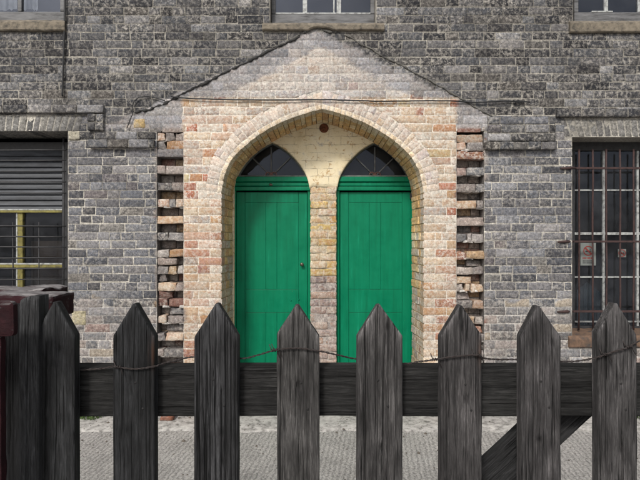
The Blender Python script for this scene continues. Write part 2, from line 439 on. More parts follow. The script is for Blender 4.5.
def ground_material():
    m, nt, b = new_mat('ribbed_concrete')
    p = pos(nt)
    # ribs run away from the wall at a slant
    mp = N(nt, 'ShaderNodeMapping'); mp.inputs['Rotation'].default_value = (0, 0, R(7)); nt.links.new(p, mp.inputs['Vector'])
    w = N(nt, 'ShaderNodeTexWave', wave_type='BANDS', bands_direction='X', wave_profile='SIN')
    w.inputs['Scale'].default_value = 8.5; w.inputs['Distortion'].default_value = 9.0; w.inputs['Detail'].default_value = 8; w.inputs['Detail Scale'].default_value = 2.4; w.inputs['Detail Roughness'].default_value = 0.75
    nt.links.new(mp.outputs[0], w.inputs['Vector'])
    n1 = noise_n(nt, 3, 8, 0.6, p); n2 = noise_n(nt, 62, 8, 0.80, pos(nt, (1.25, .7, 1))); n3 = noise_n(nt, 190, 4, 0.7, p)
    c = ramp(nt, n1.outputs[0], [(0.3, (0.38, 0.365, 0.345)), (0.6, (0.52, 0.50, 0.475)), (0.75, (0.58, 0.56, 0.54))])
    sp = ramp(nt, n2.outputs[0], [(0.34, 0.12), (0.45, 0.75), (0.54, 1.1), (0.66, 1.6)])
    cc = mixc(nt, c.outputs[0], sp.outputs[0], 0.9, 'MULTIPLY')
    dirt = ramp(nt, w.outputs['Fac'], [(0.0, 0.55), (0.5, 1.0)])
    cc = mixc(nt, cc, dirt.outputs[0], 0.8, 'MULTIPLY')
    nt.links.new(cc, b.inputs['Base Color']); b.inputs['Roughness'].default_value = 0.92
    h = math_n(nt, 'ADD', math_n(nt, 'MULTIPLY', w.outputs['Fac'], 0.8), math_n(nt, 'ADD', math_n(nt, 'MULTIPLY', n2.outputs[0], 2.0), math_n(nt, 'MULTIPLY', n3.outputs[0], 0.5)))
    bump(nt, b, h, 0.7, 0.014)
    return m
M_GROUND = ground_material()
M_APRON = simple('pale_concrete_strip', (0.33, 0.318, 0.30), 0.92, 0.5, 20, col2=(0.11, 0.105, 0.096), bmp=0.9, bd=0.012)

# ------------------------------------------------------------------ wall layout (photo px on the wall face)
PITCH = 8.33
Y0 = 157.2
def course_top(k): return Y0 + PITCH * k
K_TOP = -44; K_BOT = 31           # course indices (K_BOT ends on the ground)
XL, XR = -330, 970
TOOTH = [(157, 183.5), (456.5, 484)]
ARCH_CX = 322.5
PROF = [(0, 109), (13, 112), (26, 116.3), (39, 121.3), (51, 127.3), (63, 134.5), (75, 143.5), (84, 151.7), (91, 160), (96, 169.5), (99, 180), (101, 193)]
SPRING = 193
def arch_dx(y):
    if y <= 109: return 0
    if y >= SPRING: return 101
    for (a, ya), (b, yb) in zip(PROF, PROF[1:]):
        if ya <= y <= yb: return lerp(a, b, (y - ya) / (yb - ya))
def resample(pts, n):
    pts = [Vector(p) for p in pts]
    L = [0]
    for a, b in zip(pts, pts[1:]): L.append(L[-1] + (b - a).length)
    out = []
    for i in range(n + 1):
        t = L[-1] * i / n
        for j in range(len(pts) - 1):
            if L[j] <= t <= L[j + 1] + 1e-9:
                out.append(pts[j].lerp(pts[j + 1], (t - L[j]) / max(1e-9, L[j + 1] - L[j]))); break
    return out
def smooth(pts, it=2):
    for _ in range(it):
        q = [pts[0]]
        for i in range(1, len(pts) - 1): q.append(pts[i] * 0.5 + (pts[i - 1] + pts[i + 1]) * 0.25)
        q.append(pts[-1]); pts = q
    return pts
HALF = smooth(resample(PROF, 60), 4)            # apex -> springing, (dx, y)
RING = 18.5
def off(i, r):
    a = HALF[max(0, i - 1)]; b = HALF[min(len(HALF) - 1, i + 1)]
    t = (b - a).normalized(); n = Vector((t.y, -t.x))
    if i == 0:                                   # mitre at the apex: stay on the axis
        return Vector((0, HALF[0].y - r * 1.06))
    return HALF[i] + n * r
OUT = [off(i, RING) for i in range(len(HALF))]
for o_ in OUT: o_.x = max(o_.x, 0)
def ring_dx(y):
    if y < OUT[0].y: return 0.0
    if y > SPRING: return 101.0
    best = 0
    for a, b in zip(OUT, OUT[1:]):
        if a.y <= y <= b.y and b.y > a.y: best = max(best, lerp(a.x, b.x, (y - a.y) / (b.y - a.y)))
    return best if best else 101 + RING

RECTS = [  # openings: x0, x1, y0, y1, depth
    (-120, 68, 131, 346, 0.30), (572, 762, 137, 338, 0.28),
    (-70, 65.5, -190, 21, 0.14), (270, 376, -190, 23, 0.14), (573, 705, -190, 21, 0.14)]
LINTELS = [(-128, 80, 115.5, 131.5), (563, 770, 119, 137)]
SILLS = [(-76, 66.5, 19.5, 32), (262.5, 384, 23.5, 31.5), (568.5, 712, 21, 33.5)]

def in_rect(x, y, r): return r[0] < x < r[1] and r[2] < y < r[3]
def gable_outer(x):
    return 29.5 + (0.456 * (317 - x) if x < 317 else 0.5 * (x - 317))
def gable_inner(x):
    return 46 + (0.536 * (321 - x) if x < 321 else 0.565 * (x - 321))

def zone(x, y):
    """what has happened to the wall face here"""
    jx = 2.5 * nz(x * 0.11, y * 0.11, 4)
    jy = 2.0 * nz(x * 0.09, y * 0.09, 8)
    x += jx; y += jy
    if 183 < x < 457 and y > 97: return 'cream'
    if y < 118 and y > gable_inner(x): return 'creamtop' if 200 < x < 440 else 'grey'
    if y < 128 and y > gable_outer(x): return 'grey'
    if 157 <= x <= 183 or 457 <= x <= 484:
        if y > 112: return 'tooth'
    if y < 116 + 4 * nz(x * 0.03, 2): return 'soot'
    if y > 300 + 12 * nz(x * 0.05, 9): return 'low'
    if x < 72 or x > 562: return 'side' if y < 330 else 'low'
    return 'side'

SOOT = [((0.066, 0.066, 0.070), 5), ((0.044, 0.044, 0.048), 4), ((0.099, 0.098, 0.102), 4), ((0.078, 0.073, 0.069), 1.5), ((0.155, 0.153, 0.157), 1.3), ((0.028, 0.028, 0.031), 1.6), ((0.216, 0.212, 0.215), 0.4)]
SIDE = [((0.126, 0.127, 0.139), 5), ((0.093, 0.095, 0.106), 4), ((0.172, 0.172, 0.182), 3.5), ((0.065, 0.066, 0.074), 2), ((0.223, 0.219, 0.226), 1.5), ((0.158, 0.147, 0.136), 0.8), ((0.116, 0.104, 0.108), 0.8)]
LOW = [((0.22, 0.208, 0.205), 4), ((0.165, 0.162, 0.164), 4), ((0.27, 0.240, 0.225), 2), ((0.11, 0.11, 0.115), 3), ((0.29, 0.25, 0.20), 0.8), ((0.22, 0.16, 0.145), 0.8)]
CREAM = [((0.445, 0.361, 0.272), 5), ((0.471, 0.396, 0.304), 4), ((0.460, 0.418, 0.355), 4), ((0.403, 0.272, 0.159), 1.3), ((0.335, 0.201, 0.156), 0.9), ((0.426, 0.325, 0.259), 2.2), ((0.441, 0.355, 0.206), 1.1), ((0.267, 0.137, 0.106), 0.3), ((0.365, 0.327, 0.294), 1)]
CREAMLOW = [((0.409, 0.314, 0.223), 4), ((0.368, 0.230, 0.134), 2.6), ((0.307, 0.165, 0.121), 1.9), ((0.431, 0.357, 0.285), 4), ((0.391, 0.278, 0.216), 2.5), ((0.221, 0.109, 0.084), 0.7), ((0.320, 0.280, 0.255), 1)]
GREY = [((0.258, 0.253, 0.262), 5), ((0.225, 0.223, 0.231), 3), ((0.295, 0.286, 0.290), 3), ((0.299, 0.279, 0.266), 0.8), ((0.172, 0.171, 0.178), 1)]
CTOP = [((0.400, 0.270, 0.210), 0.5), ((0.414, 0.379, 0.346), 5), ((0.400, 0.377, 0.357), 4), ((0.371, 0.352, 0.340), 3), ((0.349, 0.285, 0.241), 0.6), ((0.308, 0.247, 0.229), 0.5), ((0.302, 0.293, 0.294), 1)]
EDGEC = [((0.560, 0.465, 0.346), 5), ((0.580, 0.490, 0.378), 3), ((0.530, 0.425, 0.297), 2)]
RINGC = [((0.485, 0.422, 0.362), 5), ((0.514, 0.451, 0.394), 4), ((0.466, 0.393, 0.340), 3), ((0.456, 0.369, 0.281), 2), ((0.446, 0.398, 0.383), 2), ((0.427, 0.320, 0.270), .6)]
SOFF = [((0.637, 0.427, 0.195), 5), ((0.573, 0.372, 0.161), 4), ((0.660, 0.491, 0.270), 3), ((0.526, 0.317, 0.152), 2), ((0.660, 0.554, 0.372), 1.5)]
TOOTHC = [((0.25, 0.215, 0.20), 4), ((0.31, 0.275, 0.25), 3), ((0.21, 0.115, 0.095), 2), ((0.33, 0.23, 0.14), 1.3), ((0.15, 0.14, 0.14), 2)]
def pick(tab, t):
    tot = sum(w for _, w in tab); t *= tot
    for c, w in tab:
        t -= w
        if t <= 0: return c
    return tab[-1][0]
# x: lime bloom, y: soot crust, z: how far the face was washed even
MIX = {'soot': (0.34, 0.46, 0), 'side': (0.24, 0.36, 0.0), 'low': (0.42, 0.24, 0.08), 'cream': (0.62, 0.06, 0.62), 'creamlow': (0.52, 0.09, 0.66), 'grey': (0.26, 0.16, 0.12), 'creamtop': (0.5, 0.07, 0.26), 'tooth': (0.28, 0.28, 0.1), 'soffit': (0.22, 0.04, 0.45), 'ring': (0.62, 0.05, 0.42), 'edge': (0.5, 0.03, 0.12)}
TAB = {'soot': SOOT, 'side': SIDE, 'low': LOW, 'cream': CREAM, 'creamlow': CREAMLOW, 'grey': GREY, 'creamtop': CTOP, 'tooth': TOOTHC, 'soffit': SOFF, 'ring': RINGC, 'edge': EDGEC}
MORT = {'soot': (0.245, 0.230, 0.200), 'side': (0.37, 0.348, 0.305), 'low': (0.38, 0.36, 0.335), 'cream': (0.62, 0.565, 0.485), 'creamlow': (0.58, 0.525, 0.45), 'grey': (0.25, 0.243, 0.243), 'creamtop': (0.50, 0.46, 0.41), 'tooth': (0.16, 0.145, 0.135), 'soffit': (0.48, 0.37, 0.22)}
def pxy(x, z): return x / S + 320, 240 - (z - CZ) / S
def zone2(px, py):
    z = zone(px, py)
    if z == 'cream' and py + 0.35 * (abs(px - 322) - 120) + 25 * nz(px * 0.02, py * 0.02) > 232: z = 'creamlow'
    return z
def brick_colf(shade=1.0, force=None):
    t, br = rng.random(), U(0.85, 1.18) * shade
    hue = U(-0.04, 0.04)
    patch = U(0.5, 1.5)
    redd = rng.choice([(0.33, 0.135, 0.095), (0.30, 0.15, 0.125), (0.38, 0.20, 0.11)]) if rng.random() < .11 else None
    def f(x, z):
        px, py = pxy(x, z)
        zn = force or zone2(px, py)
        c = pick(TAB[zn], t); m = MIX[zn]
        if zn in ('cream', 'creamlow') and not force and redd and abs(px - 322) > 96: c = redd
        return (c[0] * br * (1 + hue), c[1] * br, c[2] * br * (1 - hue)), (m[0] * patch, m[1] * patch, m[2])
    return f
def mortar_colf(force=None, k=1.0):
    def f(x, z):
        px, py = pxy(x, z)
        zn = force or zone2(px, py)
        c = MORT[zn]; m = MIX[zn]
        v_ = clamp(1 + .75 * nz(px * .018, py * .03, 21) + .45 * nz(px * .09, py * .12, 5), .38, 1.35) if zn in ('soot', 'side', 'low') else 1
        return tuple(v * k * v_ for v in c), (m[0] * 0.5, m[1] * 0.8, m[2] * .25)
    return f
def q_of(x0, x1, yt, yb, x0t=None, x1t=None):
    """px rectangle (optionally slanted ends) -> metre corners bl, br, tr, tl"""
    x0t = x0 if x0t is None else x0t; x1t = x1 if x1t is None else x1t
    return ((X(x0), Z(yb)), (X(x1), Z(yb)), (X(x1t), Z(yt)), (X(x0t), Z(yt)))

# ------------------------------------------------------------------ the building
B = empty('brick_building', (0, 0, 0), 'old sooty grey brick building with a pale pointed archway around twin green doors', 'building')

wall = MB()
# mortar bed behind the bricks: washed over flush around the archway, slightly hollow elsewhere
def bed(x, z):
    n_ = .6 * nz(x * 14, z * 14) + nz(x * 50, z * 50, 2)
    px, py = pxy(x, z)
    return -0.00105 + .0001 * n_ if (183 < px < 457 and py > 60) else -0.0010 + .0003 * n_
def mortar_bed():
    mc = mortar_colf()
    xs = set(); ys = set()
    x = XL
    while x <= XR: xs.add(round(x, 3)); x += 5 if -20 < x < 660 else 30
    y = course_top(K_TOP)
    while y <= course_top(K_BOT) + 0.01: ys.add(round(y, 3)); y += 5 if y > -20 else 30
    ys.add(course_top(K_BOT))
    holes = [r[:4] for r in RECTS] + [(a, b, 131, course_top(K_BOT)) for a, b in TOOTH] + [(ARCH_CX - 128, ARCH_CX + 128, 84, course_top(K_BOT))]
    for h in holes:
        xs.update((h[0], h[1])); ys.update((h[2], h[3]))
    xs = sorted(xs); ys = sorted(ys); idx = {}
    def vv(i, j):
        if (i, j) not in idx:
            x, z = X(xs[i]), Z(ys[j])
            c, m = mc(x, z)
            idx[i, j] = wall.vert((x, bed(x, z), z), c, m)
        return idx[i, j]
    for j in range(len(ys) - 1):
        for i in range(len(xs) - 1):
            cx, cy = (xs[i] + xs[i + 1]) / 2, (ys[j] + ys[j + 1]) / 2
            if any(in_rect(cx, cy, h) for h in holes): continue
            wall.face((vv(i, j + 1), vv(i + 1, j + 1), vv(i + 1, j), vv(i, j)))
    # around the arch
    yy = [84 + 25 * i / 8 for i in range(9)] + [109 + (course_top(K_BOT) - 109) * i / 110 for i in range(1, 111)]
    for sgn in (-1, 1):
        prev = None
        for y in yy:
            d = max(arch_dx(y) - 0.4, 0) - (0.8 if y <= 110 else 0); row = []
            for t in range(9):
                px = ARCH_CX + sgn * lerp(d + 0.8, 128, t / 8); x, z = X(px), Z(y)
                c, m = mc(x, z)
                row.append(wall.vert((x, bed(x, z), z), c, m))
            if prev:
                for t in range(8):
                    f = (row[t], row[t + 1], prev[t + 1], prev[t])
                    wall.face(f if sgn > 0 else f[::-1])
            prev = row
    # window reveals and the deep slots of the broken bonding
    for (x0, x1, y0, y1, dp) in RECTS:
        quadbox(x0, x1, y0, y1, 0.005, dp + 0.04, 'side')
    for a, b in TOOTH:
        quadbox(a, b, 131, course_top(K_BOT), 0.005, 0.125, 'tooth', back=True)
def quadbox(x0, x1, y0, y1, d0, d1, zn, back=False):
    c = MORT[zn]; m = (0.1, 0.3, 0)
    def q(pts):
        wall.face([wall.vert(p, c, m) for p in pts], smooth=False)
    a, b, t, u = X(x0), X(x1), Z(y0), Z(y1)
    q([(a, d0, u), (a, d0, t), (a, d1, t), (a, d1, u)]); q([(b, d0, t), (b, d0, u), (b, d1, u), (b, d1, t)])
    q([(a, d0, t), (b, d0, t), (b, d1, t), (a, d1, t)]); q([(b, d0, u), (a, d0, u), (a, d1, u), (b, d1, u)])
    if back: q([(a, d1, u), (b, d1, u), (b, d1, t), (a, d1, t)])
mortar_bed()

GAP = 0.85
for k in range(K_TOP, K_BOT):
    yt, yb = course_top(k), course_top(k + 1); ym = (yt + yb) / 2
    # spans
    blocks = []
    for r in RECTS:
        if r[2] < ym < r[3]: blocks.append((r[0], r[0], r[1], r[1]))
    for r in LINTELS + SILLS:
        if r[2] < ym < r[3]: blocks.append((r[0] + 2, r[0] + 2, r[1] - 2, r[1] - 2))
    if ym > 131:
        for a, b in TOOTH: blocks.append((a, a, b, b))
    if ym > SPRING:
        w = 112.5 if k % 2 else 124
        blocks.append((ARCH_CX - w, ARCH_CX - w, ARCH_CX + w, ARCH_CX + w))
    else:
        dt, db = ring_dx(yt + 1), ring_dx(yb - 1)
        if db > 3:
            blocks.append((ARCH_CX - db + 3, ARCH_CX - dt + 3, ARCH_CX + db - 3, ARCH_CX + dt - 3))
    blocks.sort()
    spans = []; cur = (XL, XL)
    for b0b, b0t, b1b, b1t in blocks:
        if max(b0b, b0t) > max(cur): spans.append((cur[0], cur[1], b0b, b0t))
        if max(b1b, b1t) > max(cur): cur = (b1b, b1t)
    spans.append((cur[0], cur[1], XR, XR))
    # bond positions of this course
    joints = []; x = XL - U(0, 8) - (9.4 if k % 2 else 0)
    i = 0
    hw, sw = 12.4, 24.6
    style = rng.random()
    while x < XR + 30:
        joints.append(x)
        r_ = rng.random()
        if style < 0.62: stretch = (i % 2 == 0) if r_ < 0.8 else (i % 2 == 1)
        else: stretch = r_ < 0.8
        x += (sw if stretch else hw) + U(-1.4, 1.4); i += 1
    wob = U(-0.4, 0.4)
    far = k < -24
    for (lb, lt, rb, rt) in spans:
        js = [j for j in joints if max(lb, lt) + 5 < j < min(rb, rt) - 5]
        pts = [(lb, lt)] + [(j, j + U(-0.5, 0.5)) for j in js] + [(rb, rt)]
        for (ab, at), (bb, bt) in zip(pts, pts[1:]):
            if max(bb - ab, bt - at) < 3: continue
            if bb < -60 or ab > 700: nxx, nyy = 2, 2
            else: nxx, nyy = None, 3
            g = GAP / 2 + U(-0.3, 0.35)
            dy = U(-0.3, 0.3); cx = (ab + bb) / 2
            zn = zone(cx, ym)
            rough_ = 0.0004 if zn in ('soot', 'side', 'low') else 0.0001
            q = q_of(ab + g, bb - g, yt + g * 0.9 + dy, yb - g * 0.9 + dy + U(-0.3, 0.2), at + g, bt - g)
            y0 = U(-0.0022, -0.0014) if zn in ('soot', 'side', 'low') else U(-0.00155, -0.0013)
            wall.brick(q, y0, 0.03, brick_colf(), bev=U(0.0008, 0.0014) if zn in ('soot', 'side', 'low') else 0.0003, jit=0.0034 if zn in ('soot', 'side', 'low') else 0.005, rough=rough_, nx=nxx, ny=nyy, warp=0.0003 if zn in ('soot', 'side', 'low') else 0)

wall.build('brick_wall', M_BRICK, B)

# ---- teeth that still project to the face
for ti, (a, b) in enumerate(TOOTH):
    tm = MB()
    shift = 0.0 if ti == 0 else 1.5
    for k in range(-3, K_BOT):
        yt, yb = course_top(k), course_top(k + 1)
        j = a + (9 if k % 2 else 16) + U(-2, 2)
        for u, v in ((a + 0.2, j), (j, b - 0.2)):
            tm.brick(q_of(u + .3, v - .3, yt + .3, yb - .3), 0.105 + U(0, 0.008), 0.13, brick_colf(0.75, 'tooth'), warp=0.004)
    for k in range(-3, K_BOT):
        yt, yb = course_top(k) + shift, course_top(k + 1) + shift
        rag = k < 0 or k > 10
        kinds = ['tooth', 'low', 'creamlow', 'low'] if not rag else ['tooth', 'creamlow', 'creamlow', 'low', 'tooth']
        if k % 2 == 0 and k >= 0:
            if not rag or rng.random() < .35: continue
            # a slot with what is left of its brick
            side = rng.random() < .5; w = U(.35, .8) * (b - a)
            x0_, x1_ = (a + .4, a + w) if side else (b - w, b - .4)
            q = ((X(x0_), Z(yb - .2)), (X(x1_), Z(yb - .2 + U(-.8, .3))), (X(x1_ - U(-1, 2)), Z(yt + U(.4, 2.2))), (X(x0_ + U(0, 1)), Z(yt + U(.3, 1.6))))
            tm.brick(q, U(.015, .07), 0.12, brick_colf(U(.7, 1.1), rng.choice(kinds)), bev=0.004, jit=0.007, rough=0.007, warp=0.025)
            continue
        n_ = 1 if rng.random() < .2 else (2 if rng.random() < .75 else 3)
        cuts_ = [a - .6] + sorted(a + (b - a) * U(.25, .75) for _ in range(n_ - 1)) + [b + .4]
        for u, v in zip(cuts_, cuts_[1:]):
            if v - u < 4: continue
            kr = 1.8 if rag else 1.0
            dy = U(-.5, .5) * (kr - .8)
            q = ((X(u + .3), Z(yb - U(-.5, .5) + dy)), (X(v - .3), Z(yb - U(-.5, .5) + dy)), (X(v - .3 + U(-.8, .2) * kr), Z(yt + U(0, .7) * kr + dy)), (X(u + .3 + U(-.2, .8) * kr), Z(yt + U(0, .7) * kr + dy)))
            tm.brick(q, U(-0.002, 0.014) * (1 if not rag else U(1, 2.6)), 0.12, brick_colf(U(.85, 1.1), rng.choice(kinds)), bev=0.003, jit=0.006 * (1 + .4 * rag), rough=0.004 * kr, warp=0.01 * kr)
            if rng.random() < .5:
                xm = U(u, v)
                tm.brick(q_of(xm - 3.5, xm + U(3, 6), yb - 1.5, yb + .7), 0.012, 0.1, mortar_colf('low'), bev=0.003, jit=0.008, rough=0.006)
    tm.build('broken_toothing', M_BRICK, B)

# ---- pointed arch ring, jambs and the deep soffit
ring = MB()
REV = 0.42
LAYERS = [(0.0, 0.105), (0.108, 0.212), (0.215, 0.317), (0.320, REV)]
nV = 23
SPLAY = 2.9          # px the reveal closes in towards the doors
for sgn in (-1, 1):
    ids = [round(i * (len(HALF) - 1) / nV) for i in range(nV + 1)]
    for a, b in zip(ids, ids[1:]):
        ins = 0.04
        def pt(i, r):
            v = off(i, r); return (X(ARCH_CX + sgn * max(v.x, 0.0)), Z(v.y))
        def lp(p, q, t): return (lerp(p[0], q[0], t), lerp(p[1], q[1], t))
        cuts = [0, 4.6, 11.5, RING] if rng.random() < 0.25 else [0, 4.6, RING - U(0, 3)]
        for li, (y0, y1) in enumerate(LAYERS):
            cs = cuts if li == 0 else [0, 11]
            t0s, t1s = SPLAY * y0 / REV, SPLAY * y1 / REV
            nrm_ = off((a + b) // 2, 1.0) - HALF[(a + b) // 2]
            for r0, r1 in zip(cs, cs[1:]):
                i0, i1, o0, o1 = pt(a, r0 - t0s + (0.25 if r0 else U(-0.2, 0.3))), pt(b, r0 - t0s + (0.25 if r0 else U(-0.2, 0.3))), pt(a, r1 - .3), pt(b, r1 - .3)
                t0, t1 = 0.05, 0.95
                A_, B_ = lp(i0, i1, t0), lp(i0, i1, t1); C_, D_ = lp(o0, o1, t1), lp(o0, o1, t0)
                quad = (A_, B_, C_, D_)
                # keep winding bl, br, tr, tl counter-clockwise seen from the front
                ar = sum(quad[i][0] * quad[(i + 1) % 4][1] - quad[(i + 1) % 4][0] * quad[i][1] for i in range(4))
                if ar < 0: quad = (B_, A_, D_, C_)
                ring.brick(quad, y0 + (U(-0.0024, -0.0019) if li == 0 else 0), y1, brick_colf(U(0.98, 1.08) if li == 0 else U(0.9, 1.05), ('edge' if r0 == 0 else 'ring') if li == 0 else 'soffit'), bev=0.0004 if li == 0 else 0.0012, jit=0.004, rough=0.0001 if li == 0 else 0.0006, warp=0, shift=(-sgn * nrm_.x * (t1s - t0s) * S, nrm_.y * (t1s - t0s) * S))
    # jambs below the springing
    for k in range(4, K_BOT):
        yt, yb = course_top(k), course_top(k + 1)
        if k == 4: yt = SPRING
        w = 11.5 if k % 2 else 23
        for li, (y0, y1) in enumerate(LAYERS):
            ww = w if li == 0 else 11
            in_ = U(-0.15, 0.5) + (SPLAY * y0 / REV if li else 0)
            xa, xb = (ARCH_CX - 101 - ww + .5, ARCH_CX - 101 + in_) if sgn < 0 else (ARCH_CX + 101 - in_, ARCH_CX + 101 + ww - .5)
            # layers staggered course by course
            yy0, yy1 = (y0, y1)
            if li > 0 and k % 2: yy0, yy1 = y0 - 0.052, min(y1 - 0.052 if li < 3 else REV, REV)
            if li == 1 and k % 2: yy0 = 0.108
            if li: in_ += SPLAY * (yy0 - y0) / REV
            ring.brick(q_of(xa, xb, yt + .55, yb - .55), yy0 + (U(-0.0016, -0.0013) if li == 0 else 0), yy1, brick_colf(U(0.95, 1.1), ('cream' if rng.random() < .8 else None) if li == 0 else ('soffit' if rng.random() < clamp((300 - yt) / 80) else 'cream')), bev=0.0004 if li == 0 else 0.0012, jit=0.004, rough=0.0001 if li == 0 else 0.0006, warp=0, shift=(-sgn * SPLAY * S * (yy1 - yy0) / REV, 0))
    # mortar sleeve under the soffit bricks
    prev = None
    line = [(p.x, p.y) for p in HALF] + [(101, y) for y in range(200, 419, 6)] + [(101, course_top(K_BOT))]
    for dx, y in line:
        px = ARCH_CX + sgn * (dx + 0.35); py = y - 0.25 if y < SPRING else y
        cur = [ring.vert((X(px - sgn * SPLAY * t / REV), t, Z(py)), MORT['soffit'], (0.2, 0.1, 0.5)) for t in (0.0015, 0.15, 0.3, REV)]
        if prev:
            for t in range(3):
                f = (cur[t], cur[t + 1], prev[t + 1], prev[t]); ring.face(f if sgn < 0 else f[::-1])
        prev = cur
ring.build('arch_surround', M_BRICK, B)

# ---- flaking render above the doors, set back in the arch
TD = REV; TK = (D + TD) / D
DOOR_C = (271.6, 375.2); DH = 38.2
LANC = [(0, 141.8), (5, 144), (10, 147), (16, 151.3), (22, 157), (28, 164), (33, 172), (36, 179), (38.2, 189)]
def lancet(dx):
    dx = abs(dx)
    if dx >= DH: return None
    for (a, ya), (b, yb) in zip(LANC, LANC[1:]):
        if a <= dx <= b: return lerp(ya, yb, (dx - a) / (b - a))
def lanc_pts(n=16):
    pts = smooth(resample(LANC, n), 1)
    return pts
ty = MB()
def ty_front(x, z): return TD + 0.006 * nz(x * 5, z * 5, 2) + 0.003 * nz(x * 18, z * 18, 5)
xs = []
lp_ = [p.x for p in lanc_pts(22)]
for c in DOOR_C:
    for dx in lp_: xs += [c - dx, c + dx]
xs += [lerp(DOOR_C[0] + DH, DOOR_C[1] - DH, i / 8) for i in range(9)] + [222, 226, 230, 416, 419, 423]
xs = sorted(set(round(v, 3) for v in xs))
PIER_TOP = 187
def t_top(x):
    y = 109.0
    dx = abs(x - ARCH_CX) * TK
    for a, b in zip(HALF, HALF[1:]):
        if a.x <= dx <= b.x: y = lerp(a.y, b.y, (dx - a.x) / max(1e-6, b.x - a.x)); break
    else: y = 193 if dx > 60 else 109
    return 240 - (240 - y) / TK - 6          # runs up behind the soffit bricks
def t_bot(x):
    for c in DOOR_C:
        v = lancet(x - c)
        if v is not None: return v
    if DOOR_C[0] < x < DOOR_C[1]: return PIER_TOP + 2.5 * nz(x * .4, 1)
    return 419
prev = None
NR = 18
for x in xs:
    yt_, yb_ = t_top(x), t_bot(x)
    if yb_ < yt_: yt_ = yb_ - 0.5
    col = []
    for r_ in range(NR + 1):
        y = lerp(yt_, yb_, r_ / NR); wx, wz = X(x, TD), Z(y, TD)
        fy = ty_front(wx, wz)
        if r_ == NR: fy += 0.004
        col.append(ty.vert((wx, fy, wz)))
    col.append(ty.vert((X(x, TD), TD + 0.12, Z(yb_, TD))))
    if prev:
        for r_ in range(NR + 1): ty.face((prev[r_ + 1], col[r_ + 1], col[r_], prev[r_]), smooth=(r_ < NR))
    prev = col
ty.build('rendered_tympanum', M_PLASTER, B)

# ---- brick pier between the doors
pr = MB()
px0, px1 = DOOR_C[0] + DH + 0.2, DOOR_C[1] - DH - 0.2
def pier_colf(y):
    if y < 275:
        t = rng.random(); c = pick([((0.46, 0.36, 0.22), 5), ((0.45, 0.33, 0.13), 3), ((0.47, 0.40, 0.29), 4), ((0.43, 0.27, 0.10), 1.5)], t); m = (0.45, 0.03, 0.7)
    else:
        t = rng.random(); c = pick([((0.30, 0.24, 0.22), 5), ((0.36, 0.29, 0.25), 4), ((0.22, 0.175, 0.17), 3), ((0.34, 0.24, 0.19), 2)], t); m = (0.45, 0.2, 0.3)
    k = U(.9, 1.12)
    return lambda x, z: (tuple(v * k for v in c), m)
y = PIER_TOP - 1; i = 0
while y < 419 + 20:
    h = 7.6 + U(-.3, .3)
    j = px0 + (px1 - px0) * ((0.34 if i % 2 else 0.66) + U(-.05, .05))
    segs = [(px0, j), (j, px1)] if rng.random() < 0.8 else [(px0, px1)]
    for a, b in segs:
        q = ((X(a + .35, TD), Z(y + h - .45, TD)), (X(b - .35, TD), Z(y + h - .45, TD)), (X(b - .35, TD), Z(y + .45, TD)), (X(a + .35, TD), Z(y + .45, TD)))
        pr.brick(q, TD + 0.0 + U(-.006, .004), TD + 0.14, pier_colf(y), bev=0.004, jit=0.006, rough=0.006, warp=0.005)
    y += h; i += 1
zt, zb = Z(PIER_TOP - 2, TD), 0.0
nseg = 40
prev = None
for s_ in range(nseg + 1):
    z = lerp(zt, zb, s_ / nseg); py = lerp(PIER_TOP, 420, s_ / nseg)
    c = (0.43, 0.36, 0.25) if py < 275 else (0.33, 0.29, 0.265)
    cur = [pr.vert((X(px0 + .6, TD), TD + 0.14, z), c, (.3, .05, 0)), pr.vert((X(px0 + .6, TD), TD + 0.004, z), c, (.3, .05, 0)), pr.vert((X(px1 - .6, TD), TD + 0.004, z), c, (.3, .05, 0)), pr.vert((X(px1 - .6, TD), TD + 0.14, z), c, (.3, .05, 0))]
    if prev:
        for t in range(3): pr.face((cur[t], cur[t + 1], prev[t + 1], prev[t]), smooth=False)
    prev = cur
pr.build('brick_pier', M_BRICK, B)

# rusty round plate in the render
bt = MB()
o = P(324, 128, TD - 0.012)
bt.lathe(o + Vector((0, 0.02, 0)), (0, -1, 0), [(0.043, 0), (0.046, 0.012), (0.040, 0.020), (0.026, 0.021), (0.022, 0.016), (0.010, 0.015), (0.008, 0.026), (0.0, 0.027)], 24)
bt.lathe(P(324.3, 119.5, TD - 0.004), (0, -1, 0), [(0.012, 0), (0.012, 0.012), (0.0, 0.014)], 10)
bt.build('tie_plate', M_RUSTB, B)

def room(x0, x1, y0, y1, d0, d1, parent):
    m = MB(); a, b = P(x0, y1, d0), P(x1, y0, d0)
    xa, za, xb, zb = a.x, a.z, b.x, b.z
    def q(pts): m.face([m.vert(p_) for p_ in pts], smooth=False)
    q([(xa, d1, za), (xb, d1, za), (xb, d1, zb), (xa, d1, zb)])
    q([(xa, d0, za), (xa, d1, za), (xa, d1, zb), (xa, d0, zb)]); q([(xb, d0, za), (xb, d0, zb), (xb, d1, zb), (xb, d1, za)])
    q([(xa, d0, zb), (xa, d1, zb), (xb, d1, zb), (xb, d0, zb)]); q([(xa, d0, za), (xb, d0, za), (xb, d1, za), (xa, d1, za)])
    return m.build('dark_interior', M_ROOM, parent)
